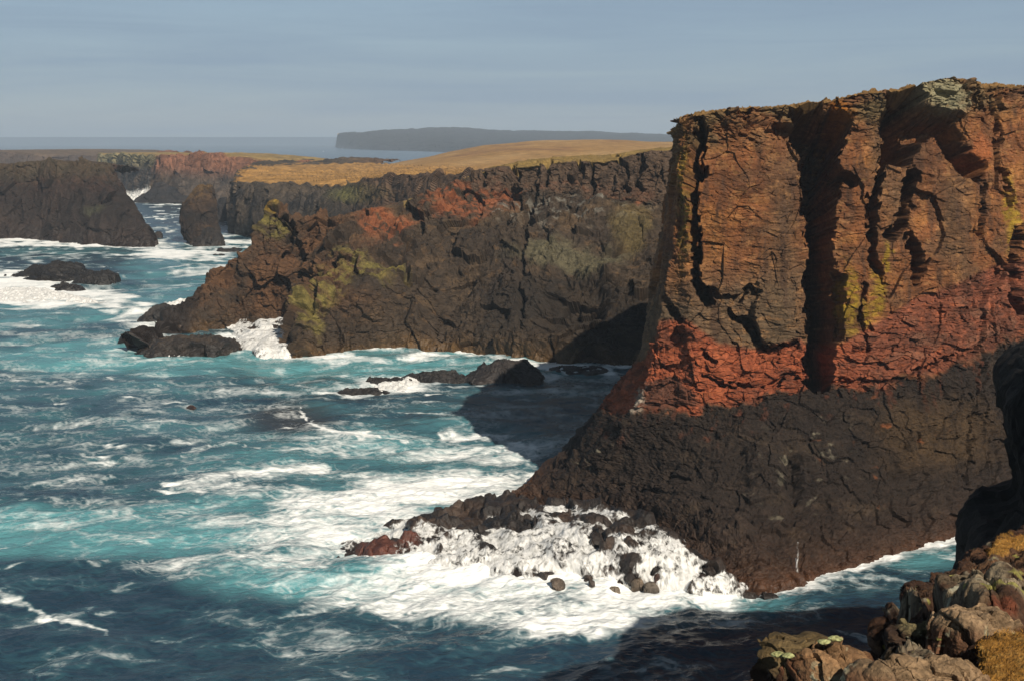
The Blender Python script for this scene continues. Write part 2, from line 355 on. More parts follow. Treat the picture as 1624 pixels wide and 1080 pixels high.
    dkm = n.new('ShaderNodeMix'); dkm.data_type = 'RGBA'; dkm.inputs['B'].default_value = (.025, .025, .028, 1); l(sp.outputs[2], dkm.inputs['Factor']); l(tq.outputs['Result'], dkm.inputs['A'])
    fm = n.new('ShaderNodeMix'); fm.data_type = 'RGBA'; fm.inputs['B'].default_value = (.86, .88, .87, 1); l(fr.outputs[0], fm.inputs['Factor']); l(dkm.outputs['Result'], fm.inputs['A'])
    l(fm.outputs['Result'], b.inputs['Base Color'])
    rr = n.new('ShaderNodeMapRange'); rr.inputs['To Min'].default_value = .22; rr.inputs['To Max'].default_value = .8; l(fr.outputs[0], rr.inputs['Value']); l(rr.outputs[0], b.inputs['Roughness'])
    b.inputs['IOR'].default_value = 1.33; b.inputs['Specular IOR Level'].default_value = .5
    vl = n.new('ShaderNodeVectorMath'); vl.operation = 'LENGTH'; l(g.outputs['Position'], vl.inputs[0])
    lod = n.new('ShaderNodeMapRange'); lod.inputs['From Min'].default_value = 250; lod.inputs['From Max'].default_value = 2500; lod.inputs['To Min'].default_value = .55; lod.inputs['To Max'].default_value = 0.0; l(vl.outputs['Value'], lod.inputs['Value'])
    hh = math_('ADD', math_('MULTIPLY', f2.outputs['Fac'], 1.0), math_('MULTIPLY', fr.outputs[0], .25))
    hh = math_('ADD', hh, math_('MULTIPLY', f3.outputs['Fac'], 2.0))
    bp = n.new('ShaderNodeBump'); l(lod.outputs[0], bp.inputs['Strength']); bp.inputs['Distance'].default_value = .5; l(hh, bp.inputs['Height']); l(bp.outputs[0], b.inputs['Normal'])
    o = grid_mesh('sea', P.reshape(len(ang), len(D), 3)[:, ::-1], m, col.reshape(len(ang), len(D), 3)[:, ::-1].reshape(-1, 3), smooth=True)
    tag(o, 'blue green sea streaked with foam', kind='structure')
build_sea()

# ------------------------------------------------------------------ the red banded cliff
def cyc(o): return o
def red_cliff():
    W = lambda x, y: sea(x, y)
    def st(w, m, b, t, c, r):
        wp = sea(*w); rp = at(*r)
        x, y, z = rp; bx = (rp[0] - wp[0]) * 0
        return [(wp[0], wp[1] - .8, -4), wp, at(*m), at(*b), at(*t), at(*c), rp, (x + 2, y + 4, z + .15), (x + 12, y + 25, z + .0), (x + 20, y + 50, z - .6)]
    bk = lambda X, Y, X2, Y2, h=47: [(X - 1, Y, -4), (X, Y, 0), (X + .3 * (X2 - X), Y, 8), (X + .6 * (X2 - X), Y, 15), (X + .8 * (X2 - X), Y, 22), (X + .9 * (X2 - X), Y, 34), (X2, Y2, h), (X2 + 4, Y2, h + 1), (X2 + 20, Y2, h + 1.5), (X2 + 34, Y2, h + 1)]
    C = [bk(30, 262, 62, 262), bk(18, 230, 40, 230), bk(9, 200, 27, 200, 47.5),
         st((812, 797), (903, 736, 174.5), (958, 650, 177), (1000, 545, 178), (1038, 350, 179), (1060, 205, 180)),
         st((835, 806), (925, 745, 168), (1003, 648, 165), (1032, 520, 164.5), (1058, 350, 165), (1072, 186, 167)),
         st((1000, 850), (1020, 760, 160), (1085, 655, 162), (1090, 490, 162), (1095, 330, 163), (1110, 177, 166)),
         st((1100, 912), (1130, 780, 151), (1180, 645, 160), (1180, 560, 161), (1185, 340, 162), (1190, 171, 165.5)),
         st((1205, 937), (1220, 790, 149), (1270, 625, 159), (1270, 540, 160), (1275, 330, 162), (1285, 164, 166)),
         st((1300, 912), (1310, 770, 151.5), (1340, 612, 159), (1340, 520, 160), (1340, 330, 162), (1345, 150, 166)),
         st((1400, 884), (1410, 740, 154), (1430, 605, 160), (1430, 490, 161), (1430, 320, 162), (1430, 140, 166)),
         st((1520, 848), (1510, 710, 160.5), (1525, 572, 162), (1520, 450, 163), (1515, 300, 164), (1510, 128, 168)),
         st((1600, 822), (1590, 680, 166), (1590, 550, 166), (1590, 430, 166), (1590, 280, 167), (1585, 134, 170)),
         st((1700, 800), (1700, 660, 172), (1700, 540, 172), (1700, 420, 172), (1700, 280, 173), (1700, 142, 176)),
         st((1900, 770), (1900, 640, 184), (1900, 520, 184), (1900, 400, 184), (1900, 280, 185), (1900, 150, 188))]
    wu = [.5, .5, .35, .35, 1.1, 1.2, 1.25, 1.05, 1.3, 1.6, 1.3, 1.2, .8]
    wv = [.2, 1.5, 1.6, 1.45, 2.3, 2.1, .28, .3, .15]
    G = loft(C, 820, 900, wu, wv)
    N = orient(G); P = G.reshape(-1, 3); n = N.reshape(-1, 3).astype(np.float32)
    px, py = topx(P)
    j1 = fbm(P, (3, 3, 3), 4, 1) * 11; j2 = fbm(P, (3, 3, 3), 4, 2) * 14
    b1, r1 = blocks(P, (1.1, 1.1, .8), 1, 60, 0, 0); jb = r1 * 9
    qx = px + j1 + jb; qy = py + j2 + jb
    X_top = [960, 1000, 1035, 1085, 1140, 1200, 1270, 1300, 1340, 1400, 1450, 1530, 1600, 1700]
    top = np.interp(px, X_top, [590, 560, 505, 500, 540, 548, 532, 560, 535, 500, 470, 440, 410, 400]) + j2 * 1.2 + jb
    bot = np.interp(px, [940, 1000, 1020, 1060, 1110, 1200, 1270, 1300, 1400, 1470, 1530, 1624, 1700], [655, 655, 652, 655, 655, 637, 618, 612, 620, 600, 572, 540, 520]) + j2 * 1.1 + jb * 1.0 + fbm(P, (1.4, 1.4, 7), 4, 19) * 12
    inband = sstep(0, 12, qy - top) * sstep(-4, 9, bot - py)
    lower = sstep(-9, 4, py - bot); upper = 1 - np.clip(inband + lower, 0, 1)
    # --- relief
    d = fbm(P, (11, 11, 16), 4, 3) * .9
    pw = P + (np.stack([fbm(P, (6, 6, 6), 2, 4), fbm(P, (6, 6, 6), 2, 5), fbm(P, (9, 9, 9), 2, 6)], 1) * 1.2).astype(np.float32)
    B1, _ = blocks(pw, (4.2, 4.2, 6.5), 1.15, 7, .9, .05, .05)
    B2, c2 = blocks(pw, (1.9, 1.9, 1.1), .42, 8, .9, .10, .07)
    B3, c3 = blocks(pw, (.7, .7, .3), .16, 9, .9, .18, .1)
    strat = fbm(np.stack([P[:, 0] * .12, P[:, 1] * .12, (P[:, 2] + fbm(P, (9, 9, 9), 2, 17) * .8) / .45], 1), (1, 1, 1), 4, 10)
    crk = np.abs(perlin(np.stack([pw[:, 0] * .09, pw[:, 1] * .09, pw[:, 2] / 1.1], 1).astype(np.float32), 12))
    crk = np.exp(-crk / .03) * sstep(.0, .4, fbm(P, (5, 5, 3), 2, 13))
    d += upper * (B1 * .50 + B2 * .42 + B3 * .6 + strat * .13 - crk * .16)
    d += inband * (B1 * .55 + B2 * 1.05 + B3 * 1.0 + strat * .12 - crk * .18)
    low1 = fbm(P, (7, 5, 5), 6, 14, .6, True)
    B4, _ = blocks(pw, (2.6, 2.6, 1.6), .6, 15, 1.1, .1, .08)
    d += lower * (low1 * .75 + B4 * .55 + B3 * .6 + B1 * .22 + fbm(pw, (1.1, 1.1, .8), 4, 16, .6, True) * .22)
    rimb = sstep(235, 180, py + (px - 1300) * .12) * (px > 1000)
    d += rimb * (B2 * 1.5 + B3 * 1.6 + B1 * .3) * upper
    # --- gullies, overhangs and ribs where the photographed wall has them
    def line(pts, wl, wr, dep):
        D, s, _ = segdist(qx, qy, pts); w = np.where(s < 0, wl, wr)
        return dep * (1 - sstep(.55, 1.0, D / w))
    c = np.zeros(len(px), np.float32)
    cut = lambda v: np.maximum(c, v)
    c = cut(line([(1114, 192), (1106, 230), (1103, 330), (1098, 400), (1106, 445), (1122, 480)], 12, 11, 7))
    c = cut(line([(1325, 190), (1305, 250), (1308, 300), (1303, 400), (1305, 480), (1306, 560), (1298, 606)], 28, 25, 14))
    c = cut(line([(1280, 185), (1294, 240), (1300, 290), (1300, 330)], 32, 36, 11))
    c = cut(line([(1330, 268), (1352, 285)], 12, 12, 4.5))
    c = cut(line([(1240, 200), (1262, 215)], 10, 10, 2.5))
    c = cut(line([(1408, 180), (1404, 250), (1388, 300), (1382, 345), (1384, 400), (1398, 440)], 9, 9, 3.6))
    c = cut(line([(1430, 150), (1435, 200), (1425, 240)], 28, 30, 9.0))
    c = cut(line([(1470, 205), (1505, 205), (1530, 250), (1550, 268)], 24, 20, 4.2))
    c = cut(line([(1448, 280), (1440, 340), (1420, 370)], 17, 15, 7))
    c = cut(line([(1448, 380), (1460, 410), (1458, 440)], 12, 12, 6))
    c = cut(line([(1560, 290), (1560, 340), (1555, 370)], 6, 6, 2.0))
    c = cut(line([(1556, 130), (1553, 150), (1548, 175)], 4, 4, 1.6))
    c = cut(line([(1584, 150), (1587, 230), (1594, 290), (1600, 330)], 5, 5, 2.2))
    c = cut(line([(1612, 370), (1606, 420), (1612, 480), (1624, 500)], 9, 12, 3.0))
    c = cut(line([(1112, 466), (1150, 474), (1200, 464)], 6, 6, 1.5))
    c = cut(line([(1165, 500), (1190, 512), (1200, 540)], 10, 10, 2.4))
    c = cut(line([(1205, 546), (1238, 549), (1262, 541)], 4, 4, 1.2))
    c = cut(line([(1120, 560), (1135, 566)], 10, 6, 1.2))
    c = cut(line([(1112, 598), (1150, 617), (1200, 613), (1262, 598)], 4, 4, 1.1))
    c = cut(line([(1315, 606), (1400, 602), (1450, 590), (1500, 570), (1545, 558)], 4, 4, 1.0))
    c = cut(line([(1048, 470), (1055, 500), (1075, 515)], 8, 8, 1.6))
    c = cut(line([(1560, 520), (1545, 600), (1535, 700), (1528, 760)], 3.2, 3.2, 1.1))
    c = cut(line([(1330, 440), (1332, 500), (1328, 540)], 10, 8, 2.4))
    c = cut(line([(1372, 455), (1362, 490), (1370, 530), (1385, 560)], 4, 4, 1.3))
    wall = sstep(.75, .45, n[:, 2]) * (P[:, 1] < 181)
    d = d - c * wall
    slab = (1 - sstep(.8, 1.05, np.sqrt(((qx - 1232) / 36) ** 4 + ((qy - 480) / 66) ** 4))) * sstep(420, 520, qy)
    d += slab * 1.6
    d += wall * 1.6 * (1 - sstep(.75, 1.05, np.sqrt(((qx - 1492) / 36) ** 4 + ((qy - 158) / 26) ** 4)))
    # big sculpted lumps in the dark foot
    for cx, cy, rx, ry, a in ((1210, 740, 40, 60, 1.2), (1150, 840, 60, 40, 1.3), (1060, 800, 80, 50, 1.0), (1330, 800, 70, 60, 1.2), (1420, 780, 50, 70, -1.0), (1270, 850, 40, 50, .9), (1255, 760, 20, 60, -1.2), (980, 790, 50, 30, .8)):
        d += a * (1 - sstep(.2, 1.0, np.sqrt(((qx - cx) / rx) ** 2 + ((qy - cy) / ry) ** 2))) * lower
    flat = sstep(.45, .8, n[:, 2])
    d -= 1.3 * sstep(1105, 1062, px) * sstep(10, 18, P[:, 2]) + .45 * sstep(40, 44, P[:, 2])
    d = d * (1 - .75 * flat * (P[:, 2] > 40))
    d = d + flat * (P[:, 2] > 40) * (np.abs(fbm(P, (1.1, 1.1, 1.1), 4, 18)) * .55 - .35)
    Q = P + n * d[:, None]
    # --- albedo
    K = .50
    n1 = fbm(P, (5, 5, 3), 5, 20); n2 = fbm(P, (1.2, 1.2, .5), 4, 21); n3 = fbm(P, (9, 9, 30), 4, 22)
    col = np.tile(S(148, 94, 56, K), (len(P), 1)); n6 = fbm(P, (7, 7, 12), 3, 25); col = mixc(col, S(98, 66, 46, K), sstep(.0, .4, n6) * .7)
    col = mixc(col, S(176, 118, 66, K), sstep(.05, .5, n1 - n6 * .5))
    col = mixc(col, S(120, 88, 62, K), sstep(.0, .5, -n1) * .8)
    col = mixc(col, S(110, 98, 78, K), sstep(380, 500, qy) * sstep(1330, 1250, px) * .75)
    col = mixc(col, S(112, 92, 68, K), sstep(.05, .5, n3) * .6)
    n5 = fbm(P, (1.6, 1.6, 9), 5, 24, .6); col = mixc(col, S(84, 62, 48, K), sstep(.08, .42, n5 + n1 * .3) * .7); col = mixc(col, S(190, 140, 90, K), sstep(.2, .5, n2 - n5) * .4)
    col = mixc(col, S(130, 112, 78, K), rimb * sstep(-.3, .3, n1) * .8)
    ye = blob(qx, qy, 1078, 310, 16, 110) ; col = mixc(col, S(150, 126, 48, K), np.clip(ye, 0, 1) * sstep(-.4, .2, n2) * .85)
    for cx, cy, rx, ry in ((1392, 470, 14, 45), (1372, 505, 9, 30), (1345, 480, 14, 60), (1410, 410, 6, 30), (1600, 340, 12, 60)):
        col = mixc(col, S(176, 146, 40, K), blob(qx, qy, cx, cy, rx, ry) * sstep(-.5, .1, n2) * .8)
    col = mixc(col, S(190, 120, 40, K), blob(qx, qy, 1334, 172, 16, 16) * .8)
    col = mixc(col, S(172, 164, 130, K), blob(qx, qy, 1490, 158, 34, 26))
    col = mixc(col, S(186, 106, 58, K), blob(qx, qy, 1560, 240, 22, 30) * .6)
    redl = S(180, 98, 64, K); redr = S(146, 86, 62, K)
    rc = mixc(np.tile(redl, (len(P), 1)), redr, sstep(1290, 1420, px))
    rc = mixc(rc, S(206, 116, 72, K), sstep(.1, .6, n2 + n1 * .5) * .5)
    rc = mixc(rc, S(104, 66, 50, K), sstep(-.05, .4, -n1 - n2 * .5) * .7)
    rc = mixc(rc, S(150, 108, 84, K), sstep(.2, .5, c2) * .5 * sstep(1290, 1400, px))
    col = mixc(col, rc, inband)
    dk = np.tile(S(54, 44, 37, K), (len(P), 1))
    dk = mixc(dk, S(80, 66, 52, K), sstep(.1, .6, n1 + n2 * .5) * .6)
    dk = mixc(dk, S(98, 76, 50, K), blob(qx, qy, 1480, 690, 110, 60) * .6)
    dk = mixc(dk, S(52, 42, 36, K), sstep(.0, .5, -n1) * .6)
    dk = mixc(dk, S(150, 90, 52, K), sstep(.45, .65, fbm(P, (2, 2, 1.5), 3, 30)) * blob(qx, qy, 1380, 700, 110, 110) * .8)
    dk = mixc(dk, S(128, 72, 48, K), sstep(70, 0, py - bot) * sstep(.12, .45, fbm(P, (1.2, 1.2, 6), 5, 33, .6)) * .6)
    dk = mixc(dk, S(44, 36, 32, K), sstep(.1, .45, fbm(P, (2.2, 2.2, 8), 4, 34)) * .5)
    dk = mixc(dk, S(150, 142, 122, K), sstep(.3, .5, fbm(P, (1.5, 1.5, 1), 4, 31)) * np.clip(blob(qx, qy, 930, 715, 60, 30) + blob(qx, qy, 1280, 730, 90, 60) * .6 + blob(qx, qy, 1250, 810, 90, 20) * .6, 0, 1))
    dk = mixc(dk, S(100, 66, 44, K), np.exp(-np.maximum(P[:, 2], 0) / 1.6) * .8)
    lump = blob(qx, qy, 1050, 628, 62, 26); dl = sstep(.35, .75, lump) * inband
    col = mixc(col, S(112, 76, 60, K), dl * .85)
    col = mixc(col, dk, lower)
    col = mixc(col, S(200, 186, 168, K), blob(qx, qy, 1010, 632, 13, 20) * .9)
    col = mixc(col, S(150, 116, 68, K), sstep(.2, .5, flat + n2 * .5) * (P[:, 2] > 40) * .9)
    wet = np.clip(1 - np.exp(-np.maximum(P[:, 2], 0) / 3.0) * .9, 0, 1)
    col = np.concatenate([col, wet[:, None].astype(np.float32)], 1)
    o = grid_mesh('cliff', Q.reshape(G.shape), M_ROCK, col)
    tag(o, 'tall red and brown banded sea cliff with dark foot and deep vertical gullies', 'cliff')
red_cliff()

# ------------------------------------------------------------------ generic craggy rock
def crag(P, n, sc=1.0, seed=0, a=1.0, cols=False):
    """displacement of a craggy basalt face; sc = size of its largest blocks in metres / 4"""
    pw = P + (np.stack([fbm(P, (6 * sc,) * 3, 2, seed + 4), fbm(P, (6 * sc,) * 3, 2, seed + 5), fbm(P, (9 * sc,) * 3, 2, seed + 6)], 1) * 1.3 * sc).astype(np.float32)
    d = fbm(P, (13 * sc, 13 * sc, 20 * sc), 5, seed + 3, .55) * 2.6 * sc
    B1, r1 = blocks(pw, (4.4 * sc, 4.4 * sc, 7.5 * sc), 1.2 * sc, seed + 7, .9, .08, .05)
    B2, r2 = blocks(pw, (1.7 * sc, 1.7 * sc, 1.5 * sc), .6 * sc, seed + 8, 1.0, .1, .08)
    rg = fbm(pw, (5 * sc, 5 * sc, 8 * sc), 6, seed + 9, .58, True)
    fine = fbm(pw, (1.3 * sc, 1.3 * sc, .8 * sc), 4, seed + 10, .6, True) * .28 * sc
    ver = fbm(pw, (3.0 * sc, 3.0 * sc, 14 * sc), 3, seed + 11, .6, True) * .8 * sc
    return a * (d + B1 * .95 + B2 * .45 + rg * .4 * sc + fine * .4 + ver * .6), r1, r2
def rowpts(sil, Y0, f): pass
def mid_cliff():
    def st(w, l, b, r, g=6, h=45):
        wp = sea(*w); rp = at(*r)
        return [(wp[0], wp[1] - 1, -4), wp, at(*l), at(*b), rp, (rp[0] + g * .3, rp[1] + g, rp[2] + .6), (rp[0] + h * .2, rp[1] + h, rp[2] + .4), (rp[0] + h * .5, rp[1] + h * 2, rp[2] - 2)]
    def stn(w, l, b, r):      # narrow ridge: falls away behind
        wp = sea(*w); rp = at(*r)
        return [(wp[0], wp[1] - 1, -4), wp, at(*l), at(*b), rp, (rp[0] + 3, rp[1] + 5, rp[2] - 3), (rp[0] + 6, rp[1] + 12, rp[2] * .4), (rp[0] + 8, rp[1] + 18, -3)]
    def bk(X, Y, h):
        return [(X - 1, Y, -4), (X, Y, 0), (X + 3, Y, h * .4), (X + 5, Y, h * .75), (X + 8, Y, h), (X + 12, Y + 2, h), (X + 14, Y + 6, h), (X + 18, Y + 8, h - 2)]
    C = [stn((205, 562), (212, 559, 303), (218, 556, 304), (222, 552, 306)),
         stn((238, 548), (260, 520, 318), (282, 500, 326), (296, 486, 332)),
         stn((300, 534), (315, 492, 330), (330, 465, 336), (345, 445, 338)),
         stn((350, 526), (372, 455, 333), (392, 415, 338), (405, 392, 340)),
         stn((385, 522), (408, 430, 333), (424, 370, 337), (431, 329, 340)),
         stn((440, 520), (446, 430, 333), (462, 380, 336), (468, 344, 339)),
         stn((474, 522), (478, 450, 333), (500, 392, 336), (505, 350, 340)),
         st((464, 568), (492, 486, 297), (546, 406, 312), (540, 347, 338)),
         st((540, 561), (575, 470, 300), (592, 400, 315), (585, 336, 339)),
         st((645, 554), (660, 450, 308), (668, 385, 327), (650, 322, 340)),
         st((705, 556), (720, 440, 310), (725, 350, 328), (705, 304, 340)),
         st((775, 563), (790, 430, 309), (785, 326, 332), (768, 272, 339)),
         st((850, 574), (860, 430, 303), (860, 322, 329), (850, 260, 335)),
         st((960, 583), (955, 430, 298), (950, 325, 325), (955, 253, 331)),
         st((1060, 586), (1060, 430, 296), (1055, 335, 323), (1052, 243, 329)),
         st((1250, 600), (1250, 430, 290), (1250, 320, 320), (1250, 235, 326))]
    VW = [.2, 2.2, 1.8, 1.5, .2, .3, .1]
    G = loft(C, 1000, 520, [.4, .7, .7, .6, .7, .5, 1.9, 1.0, 1.1, .8, .9, 1.1, 1.4, 1.3, .5], VW)
    vrow = np.tile(np.linspace(0, 1, 520), 1000) * sum(VW); pastrim = sstep(5.6, 5.74, vrow)
    N = orient(G); P = G.reshape(-1, 3); n = N.reshape(-1, 3).astype(np.float32); px, py = topx(P)
    d, r1, r2 = crag(P, n, 1.6, 200)
    B3, c3 = blocks(P, (1.3, 1.3, .7), .26, 215, 1.0, .2, .1)
    top = (n[:, 2] > .6) & (P[:, 2] > 24)
    amp = 1 - .8 * pastrim * (px > 520)
    tip = sstep(620, 480, px)
    d = (d * (1.0 + .5 * tip) + B3) * amp
    j1 = fbm(P, (7, 7, 7), 4, 220) * 30; j2 = fbm(P, (7, 7, 7), 4, 221) * 18
    qx, qy = px + j1, py + j2
    def line(pts, w, dep):
        D, s, _ = segdist(qx, qy, pts); return dep * (1 - sstep(.4, 1.0, D / w))
    d -= line([(452, 345), (470, 400), (500, 450), (490, 500)], 10, 3) + line([(630, 340), (640, 400), (650, 450)], 8, 2.5) + line([(845, 300), (830, 400), (835, 520)], 7, 2.5)
    for xx in (770, 812, 862, 905, 935, 985, 1015): d -= line([(xx, 255), (xx + 4, 300)], 6, 3.0)
    d += 3.0 * blob(qx, qy, 880, 545, 100, 32) + 2.5 * blob(qx, qy, 600, 500, 60, 60) - 4 * blob(qx, qy, 900, 480, 60, 60)
    Q = P + n * d[:, None]
    K = .50
    n1 = fbm(P, (9, 9, 6), 5, 230); n2 = fbm(P, (2.2, 2.2, 1.2), 4, 231)
    col = np.tile(S(78, 65, 52, K), (len(P), 1))
    col = mixc(col, S(106, 86, 64, K), sstep(.05, .55, n1))
    col = mixc(col, S(66, 56, 48, K), sstep(.05, .5, -n1) * .8)
    col = mixc(col, S(124, 96, 66, K), sstep(.2, .5, n2) * .5)
    tipc = sstep(640, 500, px) * sstep(545, 470, py); col = mixc(col, S(120, 84, 56, K), tipc * sstep(-.4, .3, n1) * .75)
    org = np.maximum.reduce([blob(qx, qy, a, b, c_, e) for a, b, c_, e in ((740, 322, 70, 26), (620, 348, 50, 18), (600, 362, 24, 26), (790, 300, 50, 22), (940, 300, 90, 12), (880, 300, 50, 10), (1010, 318, 30, 16))])
    col = mixc(col, S(172, 100, 62, K), org * sstep(-.3, .3, n2 + n1 * .6) * .8)
    gr = np.maximum.reduce([blob(qx, qy, a, b, c_, e) for a, b, c_, e in ((552, 412, 26, 20), (535, 440, 34, 22), (515, 475, 22, 34), (600, 440, 50, 20), (432, 350, 16, 26), (500, 520, 20, 30), (490, 490, 16, 30))])
    col = mixc(col, S(146, 134, 70, K), gr * sstep(-.35, .25, n2) * .8)
    col = mixc(col, S(190, 150, 50, K), blob(qx, qy, 434, 332, 12, 8))
    gy = np.maximum(blob(qx, qy, 900, 345, 120, 26), blob(qx, qy, 820, 330, 60, 16)); col = mixc(col, S(138, 134, 124, K), gy * sstep(.05, .4, n2) * .8)
    pale = np.maximum(blob(qx, qy, 900, 405, 90, 16), blob(qx, qy, 950, 415, 40, 20)); col = mixc(col, S(118, 112, 86, K), pale * .7)
    col = mixc(col, S(128, 112, 66, K), blob(qx, qy, 1000, 370, 30, 34) * .5)
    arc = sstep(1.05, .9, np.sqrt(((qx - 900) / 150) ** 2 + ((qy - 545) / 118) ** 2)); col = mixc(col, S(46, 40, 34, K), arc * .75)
    upb = sstep(-3, 5, np.interp(px, [760, 850, 950, 1060], [305, 308, 318, 335]) - py) * (px > 750)
    col = mixc(col, S(104, 84, 68, K), upb * .8)
    turf = pastrim * sstep(.5, .7, n[:, 2]) * (px > 640)
    col = mixc(col, S(166, 138, 82, K), turf)
    col = mixc(col, S(122, 92, 54, K), np.exp(-np.maximum(P[:, 2], 0) / 1.4) * .7)
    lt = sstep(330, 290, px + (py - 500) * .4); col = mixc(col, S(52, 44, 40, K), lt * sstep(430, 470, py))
    wet = np.clip(1 - np.exp(-np.maximum(P[:, 2], 0) / 3.0) * .9, 0, 1)
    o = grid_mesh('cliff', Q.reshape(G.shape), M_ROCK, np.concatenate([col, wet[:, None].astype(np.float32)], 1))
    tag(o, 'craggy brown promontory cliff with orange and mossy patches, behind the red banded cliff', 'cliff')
mid_cliff()

def simple_cliff(name, C, nu, nv, wu, wv, sc, seed, base, lite, darkc, turfc, label, cat, amp=1.0, K=.50, extra=None, mat=None, turf_n=.6, turf_z=5., kind=None, band=None, rimrow=4, nostation=None):
    G = loft(C, nu, nv, wu, wv); N = orient(G); P = G.reshape(-1, 3); n = N.reshape(-1, 3).astype(np.float32); px, py = topx(P)
    d, r1, r2 = crag(P, n, sc, seed, amp)
    vrow = np.tile(np.linspace(0, 1, nv), nu) * (sum(wv) if wv else 1); rim = sum(wv[:rimrow]) if wv else 0
    fl = sstep(turf_n - .1, turf_n + .2, n[:, 2]) * (P[:, 2] > turf_z) * sstep(rim - .02, rim + .06, vrow)
    d = d * (1 - .85 * fl)
    if extra: d = extra(d, P, n, px, py)
    Q = P + n * d[:, None]
    n1 = fbm(P, (9 * sc, 9 * sc, 6 * sc), 5, seed + 30); n2 = fbm(P, (2.2 * sc, 2.2 * sc, 1.2 * sc), 4, seed + 31)
    col = np.tile(S(*base, K), (len(P), 1)); col = mixc(col, S(*lite, K), sstep(.0, .5, n1)); col = mixc(col, S(*darkc, K), sstep(.0, .5, -n1))
    if band is not None: col = band(col, P, n, px, py, n1, n2)
    if turfc is not None:
        tcol = np.tile(S(*turfc, K), (len(P), 1)); tcol = mixc(tcol, S(*[int(v * .8) for v in turfc], K), sstep(.0, .4, n2 + n1 * .5) * .7)
        col = col + (tcol - col) * (fl * 1.0)[:, None]
    wet = np.clip(1 - np.exp(-np.maximum(P[:, 2], 0) / (2.5 * sc)) * .9, 0, 1)
    o = grid_mesh(name, Q.reshape(G.shape), mat or M_ROCK, np.concatenate([col, wet[:, None].astype(np.float32)], 1))
    return tag(o, label, cat, kind=kind)

def left_cliff():
    def st(w, m, u, r, dy=10, far=60):
        wp = sea(*w); rp = at(*r)
        return [(wp[0], wp[1] - 1, -4), wp, at(*m), at(*u), rp, (rp[0] - 1, rp[1] + dy, rp[2] + .2), (rp[0] - 4, rp[1] + far, rp[2] - 1.5), (rp[0] - 8, rp[1] + far * 1.6, rp[2] - 4)]
    e = at(165, 262, 640)
    C = [st((-420, 378), (-420, 330, 640), (-420, 290, 645), (-420, 262, 650)),
         st((-120, 378), (-120, 330, 640), (-120, 290, 645), (-120, 260, 650)),
         st((0, 379), (2, 330, 636), (5, 290, 641), (8, 262, 648)),
         st((70, 381), (72, 330, 628), (72, 290, 634), (72, 258, 642)),
         st((145, 389), (138, 340, 600), (132, 295, 615), (128, 259, 632)),
         st((208, 391), (192, 345, 592), (172, 300, 605), (155, 262, 624)),
         st((234, 392), (216, 345, 600), (189, 295, 615), (168, 266, 632), 6, 30),
         [(at(228, 392, 590)[0], 598, -4), (at(228, 392, 590)[0], 598, 0), at(213, 345, 625), at(186, 300, 640), at(166, 268, 655), at(160, 266, 662), at(150, 264, 680), at(140, 264, 700)],
         [(-196, 690, -4), (-196, 690, 0), (-200, 692, 12), (-204, 694, 22), (-208, 696, 30), (-210, 700, 31), (-216, 720, 31), (-222, 740, 30)]]
    def band(col, P, n, px, py, n1, n2):
        col = mixc(col, S(84, 60, 50, .50), sstep(330, 275, py) * sstep(-.3, .3, n2) * .8)
        col = mixc(col, S(100, 88, 66, .50), sstep(.5, .7, n[:, 2] + .2) * sstep(300, 265, py) * .6)
        return mixc(col, S(100, 104, 74, .50), blob(px, py, 150, 335, 20, 10) * .4)
    simple_cliff('cliff', C, 420, 230, [.5, .8, 1.2, 1.3, .8, .4, .4, .4], [.2, 1, 1, .8, .15, .2, .1], 2.2, 300, (58, 48, 43), (72, 58, 50), (42, 37, 35), (88, 72, 54),
                 'dark flat topped cliff on the left, rising from white surf', 'cliff', .8, band=band)
left_cliff()

